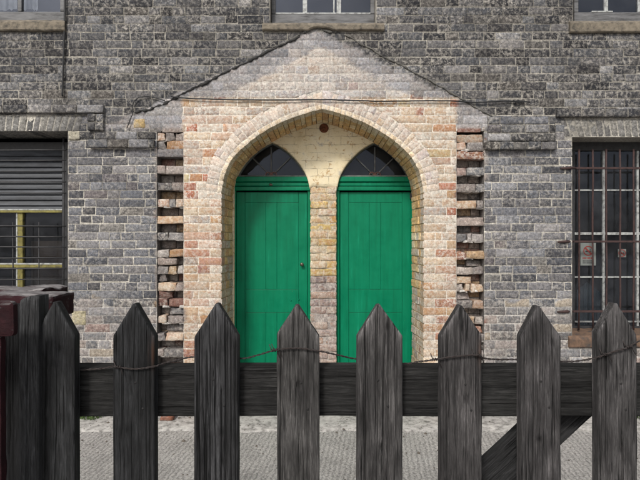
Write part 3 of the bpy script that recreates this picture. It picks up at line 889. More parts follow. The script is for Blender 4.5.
# ---- doors
DD = TD + 0.075
def dbox(mb, x0, x1, y0, y1, d0, d1, bev=0.003, mi=0):
    mb.box((X(x0, d0), d0, Z(y1, d0)), (X(x1, d0), d1, Z(y0, d0)), bev, mi=mi)
DOORBOT = 419
zs_floor = 0.05
def make_door(c, left):
    x0, x1 = c - DH, c + DH
    fr = MB()
    dbox(fr, x0 - 3, x0 + 2.6, 176, 400, DD - 0.02, DD + 0.06); dbox(fr, x1 - 2.2, x1 + 3, 176, 400, DD - 0.02, DD + 0.06)
    f = fr
    # moulded transom
    tr = MB()
    dbox(tr, x0 - 2, x1 + 2, 176.5, 181.6, DD - 0.050, DD + 0.05, 0.006)
    dbox(tr, x0 - 2, x1 + 2, 181.9, 186.2, DD - 0.032, DD + 0.05, 0.010)
    dbox(tr, x0 - 2, x1 + 2, 186.5, 190.4, DD - 0.040, DD + 0.05, 0.006)
    # leaf
    lf = MB()
    a, b = x0 + 3.2, x1 - 2.6
    top = 192.2
    # the leaf runs to just above the floor
    K = (D + DD) / D
    py_bot = 240 + (CZ - zs_floor - 0.012) / (S * K)
    st = 8.5
    dbox(lf, a + 0.4, b - 0.4, top + 0.4, py_bot - 0.3, DD + 0.007, DD + 0.045, 0)
    m0, m1 = c - 5.8, c + 5.4
    p0, p1 = a + st, b - st
    r1, r2, r3, r4 = 202.5, 289.5, 312.5, py_bot - 16
    g = 0.2
    dbox(lf, a, p0 - g, top, py_bot, DD, DD + 0.04, .0025); dbox(lf, p1 + g, b, top, py_bot, DD, DD + 0.04, .0025)
    dbox(lf, p0 + g, p1 - g, top, r1 - g, DD + 0.0005, DD + 0.04, .0025); dbox(lf, p0 + g, p1 - g, r2 + g, r3 - g, DD + 0.0005, DD + 0.04, .0025); dbox(lf, p0 + g, p1 - g, r4 + g, py_bot, DD + 0.0005, DD + 0.04, .0025)
    dbox(lf, m0 + g, m1 - g, r1 + g, r2 - g, DD + 0.001, DD + 0.04, .0025); dbox(lf, m0 + g, m1 - g, r3 + g, r4 - g, DD + 0.001, DD + 0.04, .0025)
    door = lf.build('door', M_GREEN, B)
    f.build('door_frame', M_GREEN, door)
    tr.build('transom', M_GREEN, door)
    for (u, v) in ((p0 + g, m0 - g), (m1 + g, p1 - g)):
        for (t, w) in ((r1 + g, r2 - g), (r3 + g, r4 - g)):
            pm = MB(); dbox(pm, u, v, t, w, DD + 0.0028, DD + 0.03, .003); pm.build('panel', M_GREEN, door)
    if left:
        kb = MB()
        kb.lathe(P(302, 264.3, DD), (0, -1, 0), [(0.016, 0), (0.017, 0.003), (0.010, 0.006), (0.009, 0.02), (0.017, 0.028), (0.019, 0.036), (0.013, 0.044), (0, 0.046)], 18)
        kb.build('door_knob', M_KNOB, door)
        kb = MB(); kb.lathe(P(270.6, 184.6, DD - 0.033), (0, -1, 0), [(0.014, 0), (0.015, 0.004), (0.008, 0.012), (0, 0.013)], 14)
        kb.box(P(269.4, 185.2, DD - 0.05), P(272.6, 184.3, DD - 0.04), 0.001)
        kb.build('transom_catch', M_KNOB, door)
        for (ux, uy) in ((291, 300.5), (299, 299.5)):
            bl = MB()
            bl.lathe(P(ux, uy, DD), (0, -1, 0), [(0.008, 0), (0.008, 0.003), (0, 0.006)], 10)
            bl.build('bolt_head', M_GREEN, door)
    else:
        for hy in (210, 283, 372):
            hm = MB()
            hm.tube([P(b + 0.8, hy, DD - 0.006), P(b + 0.8, hy + 9, DD - 0.006)], 0.0065, 10)
            dbox(hm, b - 2.2, b + 0.6, hy + 0.3, hy + 8.7, DD - 0.003, DD + 0.004, .001)
            hm.build('hinge', M_GREEN, door)
        cm = MB(); dbox(cm, b - 0.5, b + 2.4, 192.8, 199, DD - 0.03, DD, 0.002); cm.build('hinge_cap', M_IRON, door)
    # ---- fanlight
    fl = MB()
    fd = DD + 0.005
    L = lanc_pts(26)
    # outer rim following the pointed head
    for sg in (-1, 1):
        prev = None
        for i_, p_ in enumerate(L):
            a_ = L[max(0, i_ - 1)]; b_ = L[min(len(L) - 1, i_ + 1)]; t_ = (b_ - a_).normalized(); n_ = Vector((t_.y, -t_.x))
            if i_ == 0: n_ = Vector((0, -1))
            cur = []
            for (r_, d_) in ((1.2, fd + 0.03), (1.2, fd - 0.012), (-1.0, fd - 0.012), (-1.3, fd - 0.006), (-1.3, fd + 0.03)):
                q_ = p_ + n_ * r_
                cur.append(fl.vert(P(c + sg * max(q_.x, 0), min(q_.y, 180) if i_ > 3 else q_.y, 0) * 1.0 if False else (X(c + sg * max(q_.x, 0), TD), d_, Z(q_.y, TD))))
            if prev:
                for t in range(4):
                    ff = (cur[t], cur[t + 1], prev[t + 1], prev[t]); fl.face(ff if sg < 0 else ff[::-1], smooth=False)
            prev = cur
    fan = fl.build('fanlight', M_RIM, B)
    gb = MB()
    hub = P(c - 0.4, 176.5, fd)
    ends = [(c - 0.4, 147), (c - 19, 158), (c + 19, 157.5)]
    for e in ends:
        gb.tube([hub, P(e[0], e[1], fd)], 0.0075, 6)
    gb.build('glazing_bars', M_FANBAR, fan)
    rb = MB()
    for sgx in (-1, 1):
        cc = hub + Vector((sgx * 0.028, -0.006, 0.018))
        rb.tube([cc + Vector((math.cos(t) * 0.026, 0, math.sin(t) * 0.024)) for t in [R(-20 + 22 * q) for q in range(11)]], 0.006, 6)
    rb.lathe(hub + Vector((0, 0.004, 0.02)), (0, -1, 0), [(0.022, 0), (0.020, 0.010), (0.008, 0.014), (0, 0.014)], 14)
    rb.build('rosette', M_ROSETTE, fan)
    bs = MB(); dbox(bs, x0 + 1, x1 - 1, 175.2, 176.8, fd - 0.03, fd + 0.02, 0.003); bs.build('fanlight_base_bar', M_RIM, fan)
    gp = MB()
    rim = [P(c - p_.x, p_.y, fd + 0.012) for p_ in reversed(L) if p_.y < 178] + [P(c + p_.x, p_.y, fd + 0.012) for p_ in L[1:] if p_.y < 178]
    gp.face([gp.vert(p_) for p_ in rim][::-1], smooth=False)
    gp.build('pane', M_GLASSDARK, fan)
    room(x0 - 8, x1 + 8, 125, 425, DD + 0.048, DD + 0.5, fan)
for c, l in zip(DOOR_C, (True, False)): make_door(c, l)
# doorstep
ds = MB()
ds.box((X(ARCH_CX - 101) + .002, 0.10, -0.02), (X(ARCH_CX + 101) - .002, TD + 0.25, zs_floor), 0.012)
ds.build('doorstep', M_STONE, B)

# ---- flat brick arches over the lower windows
for (x0, x1, y0, y1), dp in zip(LINTELS, (0.33, 0.31)):
    lm = MB()
    x = x0
    mid = (x0 + x1) / 2
    while x < x1 - 3:
        w = 6.9 + U(-.6, .6); lean = clamp((x - mid) / 100, -1, 1) * 5.0
        xa, xb = x + .4, x + w - .4
        q = ((X(xa - lean * .25), Z(y1 - .2)), (X(xb - lean * .25), Z(y1 - .2)), (X(xb + lean * .75), Z(y0 + .3)), (X(xa + lean * .75), Z(y0 + .3)))
        t = rng.random(); cc = pick([((0.20, 0.195, 0.185), 4), ((0.15, 0.145, 0.14), 3), ((0.23, 0.22, 0.20), 2.5), ((0.09, 0.09, 0.09), 1.6)], t); mm = (0.12, 0.45, 0)
        for ya, yb2 in ((U(-.004, -.001), 0.108), (0.11, 0.215), (0.217, dp)):
            lm.brick(q, ya, yb2, lambda a, b, c=cc, m=mm: (c, m), bev=0.004, jit=0.003, rough=0.003, ny=4)
        x += w
    lm.box((X(x0), 0.005, Z(y1 - .6)), (X(x1), dp, Z(y0 + .5)), 0, (0.10, 0.095, 0.085), (0.05, 0.3, 0))
    lm.build('lintel', M_BRICK, B)

# ---- hood moulds and corbel blocks of projecting brick
def proj_bricks(mb, rects):
    for (x0, x1, y0, y1, pj, wd) in rects:
        rows = max(1, round((y1 - y0) / PITCH))
        for r_ in range(rows):
            ya, yb = lerp(y0, y1, r_ / rows), lerp(y0, y1, (r_ + 1) / rows)
            x = x0; off_ = rng.random() < .5
            first = True
            while x < x1 - 0.5:
                w = (wd if not (first and off_) else wd / 2) + U(-1.5, 1.5); first = False
                xe = min(x1, x + w)
                if x1 - xe < 4: xe = x1
                mb.brick(q_of(x + .4, xe - .4, ya + .4, yb - .4), -pj + U(-.003, .003), 0.02, brick_colf(U(.85, 1.15), 'soot' if rng.random() < .8 else 'side'), bev=U(.004, .008), jit=.004, rough=.003, warp=.004)
                x = xe
        mb.box((X(x0 + .6), -pj + .007, Z(y1 - .6)), (X(x1 - .6), 0.01, Z(y0 + .6)), 0, MORT['soot'], (.1, .5, 0))
hm = MB()
proj_bricks(hm, [(-140, 105, 105.5, 114, 0.040, 24), (89, 105, 114.3, 131.2, 0.038, 16), (72, 155.5, 131.6, 139.8, 0.012, 22), (90, 155.5, 140, 148.6, 0.048, 20)])
hm.build('hood_mould', M_BRICK, B)
hm = MB()
proj_bricks(hm, [(555, 785, 109.5, 118, 0.040, 24), (487, 554.6, 117, 142, 0.030, 24), (483.5, 554.6, 142.3, 150.6, 0.050, 14)])
hm.build('hood_mould', M_BRICK, B)
# odd pale blocks let into the wall
for (x0, x1, y0, y1, c) in ((69, 80, 131.5, 140, (0.40, 0.37, 0.29)), (72, 86, 311, 325, (0.36, 0.32, 0.21)), (134, 145, 119, 128, (0.40, 0.29, 0.14))):
    pb = MB()
    pb.brick(q_of(x0, x1, y0, y1), -0.015 if y0 < 140 and x0 < 100 else -0.006, 0.02, lambda a, b, c=c: (c, (.3, .15, 0)), bev=.006, jit=.006, rough=.004)
    pb.build('patch_block', M_BRICK, B)

# ---- upper windows
def sill(mb_name, x0, x1, y0, y1, pj, mat, parent, dp=0.16, notch=None):
    s_ = MB()
    nx_ = 40
    prev = None
    for i in range(nx_ + 1):
        px = lerp(x0, x1, i / nx_)
        e = 0.8 * nz(px * .12, y0) + .4 * nz(px * .5, y1)
        yb = y1 + e * .5; yt = y0 + .5 * nz(px * .2, 3.3)
        cut = 0.0
        if notch: cut = clamp(1 - abs(px - notch) / 12) ** .5 * 3.2 if abs(px - notch) < 12 else 0
        yb -= cut
        x = X(px)
        prf = [(dp, Z(yt - 1.5)), (0.0, Z(yt + 1.5)), (-pj + .008, Z(yt + 4.0 + .4 * e)), (-pj, Z(yt + 5.0 + .4 * e)), (-pj + .004 * e, Z(yb - 1)), (-pj + .008, Z(yb)), (0.02, Z(yb))]
        cur = [s_.vert((x, a, b)) for a, b in prf]
        if prev:
            for t in range(len(prf) - 1): s_.face((prev[t], prev[t + 1], cur[t + 1], cur[t]), smooth=False)
        else: s_.face(cur, smooth=False)
        prev = cur
    s_.face(prev[::-1], smooth=False)
    return s_.build(mb_name, mat, parent)
def upper_window(x0, x1, ybot, vbars, sl, notch=None, mat=M_GREYPAINT, barmat=M_WHITE, style=0):
    d = 0.10
    fr = MB()
    top = -186
    yb = ybot
    dbox(fr, x0 + 1.5, x1 - 1.5, yb - 9, yb + 1.5, d, d + 0.06, 0.006)
    dbox(fr, x0 + 1.5, x0 + 5.5, top, yb - 9.1, d + 0.002, d + 0.06, 0.004); dbox(fr, x1 - 5.5, x1 - 1.5, top, yb - 9.1, d + 0.002, d + 0.06, 0.004)
    dbox(fr, x0 + 1.5, x1 - 1.5, top - 6, top, d, d + 0.06, 0.004)
    w = fr.build('window', mat, B)
    bm_ = MB()
    for vx, vw in vbars: dbox(bm_, vx - vw / 2, vx + vw / 2, top, yb - 9.05, d + 0.006, d + 0.045, 0.004)
    for hy in (-40, -95, -140): dbox(bm_, x0 + 5.6, x1 - 5.6, hy, hy + 2.5, d + 0.009, d + 0.042, 0.003)
    # paint line along the bottom rail
    segs = {0: [(x0 + 5.6, x1 - 5.6)], 1: [(592, 613)], 2: []}[style]
    for a, b in segs: dbox(bm_, a, b, yb - 10.3, yb - 9.0, d - 0.003, d + 0.03, 0.002)
    bm_.build('glazing_bars', barmat, w)
    g = MB()
    a, b = P(x0 + 3, yb - 5, d + 0.025), P(x1 - 3, top - 1, d + 0.025)
    g.face([g.vert(p_) for p_ in ((a.x, a.y, a.z), (b.x, a.y, a.z), (b.x, a.y, b.z), (a.x, a.y, b.z))], smooth=False)
    g.build('pane', M_GLASS, w)
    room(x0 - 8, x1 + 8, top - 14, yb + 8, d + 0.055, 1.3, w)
    sill('window_sill', *sl, 0.035, M_STONE, w, notch=notch)
    return w
w1 = upper_window(-70, 65.5, 20.5, [(19.5, 4), (-24, 4)], (-76, 66.5, 18.5, 32), mat=M_GREYPAINT, barmat=M_GREYPAINT, style=2)
w2 = upper_window(270, 376, 22.8, [(305, 4.5), (339, 4.5), (334, 1.6)], (262.5, 384, 21.5, 31.5), notch=320)
w3 = upper_window(573, 705, 21, [(606.5, 3.5), (640, 3.5), (672, 3.5)], (568.5, 712, 19.5, 33.5), style=1)
cu = MB()
for (a, b) in ((-5, 17), (23, 38)):
    pts = []
    for i in range(13):
        px = lerp(a, b, i / 12)
        pts.append((cu.vert(P(px, 11 + U(-2, 0), 0.22 + .012 * math.sin(i * 1.9))), cu.vert(P(px + U(-1, 1), -60, 0.22 + .012 * math.sin(i * 1.9)))))
    for p_, q_ in zip(pts, pts[1:]): cu.face((p_[0], q_[0], q_[1], p_[1]))
M_NET = simple('white_net_curtain', (0.62, 0.64, 0.66), 0.9, 0.2, 12, bmp=.1)
cu.build('net_curtain', M_NET, w1)

# ---- lower windows
def lower_right():
    d = 0.24; x0, x1, y0, y1 = 572, 762, 137, 338
    fr = MB()
    dbox(fr, x0 - 1, x1, 141, 150.5, d - .01, d + .06, .004)
    dbox(fr, x0 - 1, x1, 326, 334, d, d + .06, .004)
    dbox(fr, x0 - 2, x0 + 3.0, 150.5, 326, d + .002, d + .06, .003)
    w = fr.build('window', M_IRON, B)
    gb = MB()
    for vx in (604, 638, 672, 706, 740): dbox(gb, vx - 1.0, vx + 1.0, 150, 326.5, d + .004, d + .04, .002)
    for hy, hw in ((190.2, 1.5), (233.6, 2.6), (277.2, 1.6)):
        dbox(gb, x0 + 2, x1, hy - hw / 2, hy + hw / 2, d + .008, d + .036, .002)
    dbox(gb, x0 + 2, x1, 321, 322.5, d + .008, d + .036, .002)
    gb.build('glazing_bars', M_WHITE, w)
    g = MB(); a, b = P(x0 - 2, 330, d + .022), P(x1, 146, d + .022)
    g.face([g.vert(p_) for p_ in ((a.x, a.y, a.z), (b.x, a.y, a.z), (b.x, a.y, b.z), (a.x, a.y, b.z))], smooth=False); g.build('pane', M_GLASSMID, w)
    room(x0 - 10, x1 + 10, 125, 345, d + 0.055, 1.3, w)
    ct = MB()
    prev = None
    for i in range(40):
        px = lerp(577, 601, i / 39)
        t_ = abs(px - 587) * .8 + 282
        cur = [ct.vert(P(px, min(t_, 300), .36 + .012 * math.sin(i * .9))), ct.vert(P(px, 330, .36 + .012 * math.sin(i * .9)))]
        if prev: ct.face((prev[1], cur[1], cur[0], prev[0]))
        prev = cur
    ct.build('hanging_cloth', M_CURTAIN, w)
    # bars
    br = MB()
    for i in range(12):
        bx = 579 + i * 13.7
        br.tube([P(bx + U(-.4, .4), lerp(149, 330, t / 6), 0.11) for t in range(7)], 0.0085, 8)
    bars = br.build('window_bars', M_RUST, w)
    for hy, xs0 in ((168, 560), (241.5, 557.5), (311.5, 557)):
        hb = MB()
        dbox(hb, xs0 + 12, 770, hy - 1.0, hy + 1.0, 0.098, 0.122, .002)
        # flattened end leaded into the brickwork
        hb.tube([P(xs0, hy + .5, -0.004), P(xs0 + 5, hy + .2, -0.014), P(xs0 + 10, hy, -0.012), P(xs0 + 13.0, hy, 0.02), P(xs0 + 14.5, hy, 0.08), P(xs0 + 15.5, hy, 0.11)], [.006, .012, .013, .012, .011, .010], 8)
        hb.build('cross_bar', M_RUST, w)
    sill('window_sill', 568, 764, 334, 347, 0.03, M_REDSTONE, w, dp=.27)
lower_right()

def lower_left():
    d = 0.26; x0, x1, y0, y1 = -120, 68, 131, 346
    fr = MB()
    dbox(fr, x0, x1 + 4, 142, 149.5, d, d + .06, .003)
    dbox(fr, 62.0, 70, 149.5, 340, d - .02, d + .06, .003)
    dbox(fr, x0, x1, 334, 342, d, d + .06, .003)
    w = fr.build('window', M_BLACKFRAME, B)
    sl_ = MB()
    y = 150; i = 0
    while y < 208:
        za, zb_ = Z(y, d), Z(y + 5.6, d)
        xa, xb = X(x0, d), X(62.2, d)
        vs_ = [sl_.vert(p_) for p_ in ((xa, d + .028, za), (xb, d + .028, za), (xb, d + .006, zb_), (xa, d + .006, zb_), (xa, d + .014, zb_ - .002), (xb, d + .014, zb_ - .002))]
        sl_.face((vs_[3], vs_[2], vs_[1], vs_[0]), smooth=False); sl_.face((vs_[4], vs_[5], vs_[2], vs_[3]), smooth=False)
        y += 5.5
    sl_.build('louvre_slats', M_SLAT, w)
    yl = MB()
    dbox(yl, x0, 62, 210.2, 212.6, d - .012, d + .04, .002)
    dbox(yl, 17.4, 22.6, 212.7, 334, d + .004, d + .04, .003)
    dbox(yl, x0, 62, 264.6, 267.6, d - .004, d + .04, .002)
    dbox(yl, -42, -37, 212.7, 334, d + .004, d + .04, .003)
    yl.build('glazing_bars', M_YELLOW, w)
    wl = MB()
    dbox(wl, x0, 62, 208.8, 210.2, d - .014, d + .03, .001); dbox(wl, x0, 62, 263.2, 264.6, d - .006, d + .03, .001); dbox(wl, 16, 17.4, 212.7, 334, d + .002, d + .03, .001)
    wl.build('painted_edges', M_WHITE, w)
    g = MB(); a, b = P(x0, 340, d + .034), P(62.5, 209, d + .034)
    g.face([g.vert(p_) for p_ in ((a.x, a.y, a.z), (b.x, a.y, a.z), (b.x, a.y, b.z), (a.x, a.y, b.z))], smooth=False); g.build('pane', M_GLASSDARK, w)
    bd = MB(); dbox(bd, 31, 72, 241, 345, .40, .42); bd.build('inner_board', M_BOARD, w)
    room(x0 - 10, x1 + 10, 122, 352, d + 0.055, 1.3, w)
    br = MB()
    ys_ = [150, 160.4, 171.3, 182, 193] + [226, 236.7, 247, 258, 268.5, 279.3, 290, 300.5, 311, 321.5]
    for hy in ys_: br.tube([P(lerp(x0, 66, t / 6), hy + U(-.2, .2), 0.12) for t in range(7)], 0.0062, 8)
    for vx in (13, 39): br.tube([P(vx, 222, .128), P(vx, 334, .128)], .0055, 8)
    br.tube([P(63.5, 137, .125), P(63.5, 345, .125)], .009, 8)
    br.build('window_bars', M_IRON, w)
    sill('window_sill', -124, 71, 343, 356, .03, M_STONE, w, dp=.3)
lower_left()

# ---- scar of the lost porch roof: fillets up both slopes
def fillet(pts, r0, mat):
    f = MB()
    P_ = resample(pts, 110)
    line = []; rr = []
    for i, p_ in enumerate(P_):
        w = 1.3 * nz(p_.x * .09, p_.y * .09, r0 * 99)
        w += .8 * nz(p_.x * .4, p_.y * .4, r0 * 55)
        line.append(P(p_.x, p_.y + w, -0.004 - .006 * nz(p_.x * .2, 5)))
        rr.append(r0 * clamp(1 + 1.1 * nz(p_.x * .21, 1.7) + .7 * nz(p_.x * .9, 4.4), .12, 2.0))
    f.tube(line, rr, 8)
    return f.build('flashing_fillet', mat, B)
fillet([(300, 37), (279, 46), (252, 59), (228, 71), (205, 83), (180, 95), (165, 103), (150, 109), (135, 112.5)], 0.0105, M_LEADDARK)
fillet([(344, 34.5), (360, 43), (375, 51.5), (400, 65), (430, 80.5), (465, 101), (480, 110), (492, 117)], 0.0068, M_LEAD)
fillet([(303, 34), (311, 29.5), (318, 28.3), (327, 31), (338, 33)], 0.008, M_LEAD)
fillet([(300, 35), (288, 42), (272, 47.5)], 0.009, M_LEAD)

# ------------------------------------------------------------------ cables on the wall
def cable(pts, r, label, name='cable', n=70):
    m = MB()
    L_ = resample(pts, n)
    m.tube([P(p_.x, p_.y + .5 * nz(p_.x * .07, 3), -0.022 - .006 * nz(p_.x * .05, 7)) for p_ in L_], r, 8)
    o = m.build(name, M_CABLE)
    tag(o, label, 'cable')
    return o
cable([(171, 96.5), (190, 98.5), (225, 99.6), (280, 100), (327, 99.5), (350, 100.4), (378, 101.3), (430, 100.6), (455, 101), (475, 102.5), (505, 101), (530, 102)], 0.0062, 'thin black cable running level across the pale brickwork just above the archway')
cable([(66.5, -30), (65.3, 0), (64.5, 30), (63.4, 60), (62.3, 96)], 0.008, 'thin black cable hanging straight down beside the upper left window')
cable([(165, 101), (158, 98.5), (148, 96.5), (139, 97), (134, 101), (132, 107), (133, 113), (130, 120), (127, 128)], 0.0045, 'short loose black cable loop at the left foot of the gable scar', n=40)

# ------------------------------------------------------------------ signs behind the right window
def no_smoking(name, x0, x1, y0, y1, label, cx, cy, r, text):
    d = 0.236
    root = empty(name, P((x0 + x1) / 2, y1, d), label, 'sign', 'no smoking signs in the window')
    s_ = MB(); dbox(s_, x0, x1, y0, y1, d, d + .004, .0005); s_.build('card', M_PAPER, root)
    rm = MB()
    n_ = 28; ri, ro = r * .80, r
    dd_ = d - .0025
    va = []
    for k in range(n_):
        t = 2 * math.pi * k / n_
        va.append((rm.vert(P(cx + math.cos(t) * ri, cy + math.sin(t) * ri, dd_)), rm.vert(P(cx + math.cos(t) * ro, cy + math.sin(t) * ro, dd_))))
    for k in range(n_): rm.face((va[k][0], va[(k + 1) % n_][0], va[(k + 1) % n_][1], va[k][1]), smooth=False)
    w_ = r * .10; s2 = math.sqrt(.5)
    bar = [(-ri * s2 - w_, -ri * s2 + w_), (-ri * s2 + w_, -ri * s2 - w_), (ri * s2 + w_, ri * s2 - w_), (ri * s2 - w_, ri * s2 + w_)]
    rm.face([rm.vert(P(cx + a, cy + b, dd_ - .001)) for a, b in bar], smooth=False)
    if text:
        for i, wd in enumerate([1.2, 1.6, .8, 1.7, 1.2, 1.5, 1.3]):
            xx = x0 + 2.2 + i * (x1 - x0 - 4.4) / 7
            rm.face([rm.vert(P(a, b, dd_)) for a, b in ((xx, y0 + 15.8), (xx + wd * .75, y0 + 15.8), (xx + wd * .75, y0 + 14.2), (xx, y0 + 14.2))], smooth=False)
    rm.build('prohibition_ring', M_SIGNRED, root)
    bk = MB()
    def bx(a, b, c, e): bk.face([bk.vert(P(*q, d - .0018)) for q in ((a, e), (b, e), (b, c), (a, c))], smooth=False)
    bx(cx - r * .58, cx + r * .42, cy - r * .02, cy + r * .20)
    bx(cx + r * .46, cx + r * .58, cy - r * .02, cy + r * .20)
    bx(cx + r * .30, cx + r * .42, cy - r * .42, cy - r * .08)
    bk.build('cigarette_symbol', M_SIGNBLK, root)
    if text:
        bk = MB()
        for j in range(2):
            for i in range(8):
                xx = x0 + 2.4 + i * (x1 - x0 - 4.8) / 8
                bx(xx, xx + U(.7, 1.15), y0 + 17.4 + j * 1.9, y0 + 18.5 + j * 1.9)
        bk.build('printed_text', M_SIGNBLK, root)
no_smoking('no_smoking_sign', 580.5, 596, 243, 265.5, 'large pale no smoking sign with text in the barred right window', 588.3, 250.8, 5.0, True)
no_smoking('no_smoking_sign', 618, 626.2, 249, 257.2, 'small square no smoking sticker in the barred right window', 622.1, 253.1, 3.7, False)

# ------------------------------------------------------------------ ground
gm = MB()
ext = 60
gm.face([gm.vert(p_) for p_ in ((-ext, -ext, 0), (ext, -ext, 0), (ext, 0.3, 0), (-ext, 0.3, 0))], smooth=False)
tag(gm.build('yard_ground', M_GROUND), kind='structure')
ap = MB()
prev = None
for i in range(481):
    x = -6 + i * .025
    e = -0.30 + .05 * nz(x * 2.2, 1) + .03 * nz(x * 9, 2) + .012 * nz(x * 31, 4)
    cur = [ap.vert((x, e, 0.0)), ap.vert((x, e + .006, 0.012 + .003 * nz(x * 4, 3))), ap.vert((x, -0.15, 0.016)), ap.vert((x, 0.03, 0.02))]
    if prev:
        for t in range(3): ap.face((prev[t], cur[t], cur[t + 1], prev[t + 1]), smooth=(t > 0))
    prev = cur
tag(ap.build('pavement_strip', M_APRON), kind='structure')
# weeds and moss at the foot of the wall
def weed(px, label, n=46, spread=.10, h=.07):
    m = MB()
    base = Vector((X(px), -0.03, 0.018))
    for i in range(n):
        a = U(0, 6.28); r_ = spread * math.sqrt(rng.random()); p0 = base + Vector((r_ * math.cos(a), -abs(r_ * math.sin(a)) * .6, 0))
        tip = p0 + Vector((U(-.04, .04), U(-.04, .02), U(.3, 1) * h)); mid = p0.lerp(tip, .55) + Vector((0, 0, .012)); s_ = Vector((U(.003, .007), U(-.004, .004), 0))
        a_, b_, c_, d_, e_ = m.vert(p0 - s_ * .5), m.vert(p0 + s_ * .5), m.vert(mid + s_), m.vert(mid - s_), m.vert(tip)
        m.face((a_, b_, c_, d_), smooth=False); m.face((d_, c_, e_), smooth=False)
    o = m.build('weed_tuft', M_MOSS); tag(o, label, 'weed', 'weeds at the foot of the wall')
weed(93, 'small green weed tuft at the wall foot between the first two clear pickets at left')
weed(640, 'green weed tuft at the wall foot by the right edge', 60, .12, .09)
lb = MB()
lb.brick(((X(163), 0.018), (X(176), 0.018), (X(175.5), 0.055), (X(164), 0.052)), -0.10, -0.02, lambda a, b: ((0.20, 0.085, 0.055), (.2, .25, 0)), bev=.006, jit=.006, rough=.005, back=True)
tag(lb.build('brick_fragment', M_BRICK), 'broken orange red brick piece lying against the wall foot', 'brick')
# small grit and leaves scattered on the concrete strip
gr = MB()
for i in range(420):
    x, y_ = U(-3.2, 3.2), U(-0.75, -0.02) if rng.random() < .8 else U(-1.4, -.02)
    s_ = U(.003, .009) if i % 9 else U(.010, .020); z0 = .002 if y_ < -.31 else .017
    c0 = Vector((x, y_, z0)); vs_ = [gr.vert(c0 + Vector((s_ * U(.6, 1.3) * math.cos(t), s_ * U(.6, 1.3) * math.sin(t), 0))) for t in (0, 1.25, 2.5, 3.8, 5)]
    tp = gr.vert(c0 + Vector((0, 0, s_ * U(.4, .9))))
    for k in range(5): gr.face((vs_[k], vs_[(k + 1) % 5], tp), smooth=False)
M_GRIT = simple('dark_grit', (0.10, 0.085, 0.07), .9, .6, 50)
tag(gr.build('grit', M_GRIT), 'scattered dark grit on the pale concrete', 'grit', kind='stuff')

# ------------------------------------------------------------------ timber fence in front
class Wood(MB):
    def __init__(s): super().__init__(); s.g = []
    def wv(s, co, g, col, mix=(0, 0, 0)):
        i = s.vert(co, col, mix); s.g.append(tuple(g)); return i
    def build(s, name, mats, parent=None):
        o = super().build(name, mats, parent)
        a = o.data.attributes.new('grain', 'FLOAT_VECTOR', 'POINT')
        a.data.foreach_set('vector', [k for v in s.g for k in v])
        return o
FD = 1.35
FS = FD / 500
def wood_board(outline_top, w, h, th, seed, crack=1.0, base=(0.05, 0.05, 0.053), nu=46, nv=110, rust=None, knots=()):
    """front-facing board in local coords: x across (0..w), z up (0..top(x)); returns list for transform"""
    rr_ = random.Random(int(seed * 100))
    CR = []
    for i in range(int(7 + 16 * crack)):
        CR.append((w * rr_.uniform(.03, .97), h * rr_.random(), h * rr_.uniform(.06, .22 + .3 * crack), rr_.uniform(.0007, .0011 + .0012 * crack), rr_.uniform(.35, 1)))
    def relief(x, z):
        sx = seed * 7.13
        wx = x + .004 * nz(z * 2.2, sx) + .0018 * nz(z * 9, x * 30, sx)
        for kx, kz in knots:
            d2 = ((x - kx) / .014) ** 2 + ((z - kz) / .035) ** 2
            wx += .010 * math.exp(-d2) * (1 if x > kx else -1)
        g = nz(wx * 210, z * 1.2, sx) * .55 + nz(wx * 430, z * 2.0, sx + 3) * .35 + nz(wx * 90, z * .7, sx + 9) * .5
        # drying cracks: narrow dark valleys of limited length
        cr = 0.0
        for i, (cx, z0, ln, wd_, dpt) in enumerate(CR):
            t = 1 - abs(z - z0) / ln
            if t > 0:
                c = cx + .004 * nz(z * 4, i * 3.1, sx) + .0012 * nz(z * 17, i * 2.3, sx)
                e = (x - c) / wd_
                if -4 < e < 4: cr = max(cr, min(1, t * 4) * dpt * math.exp(-e * e))
        kd = 0
        for kx, kz in knots: kd = max(kd, math.exp(-(((x - kx) / .007) ** 2 + ((z - kz) / .011) ** 2)))
        return g, cr * (.45 + .55 * crack), kd
    return relief
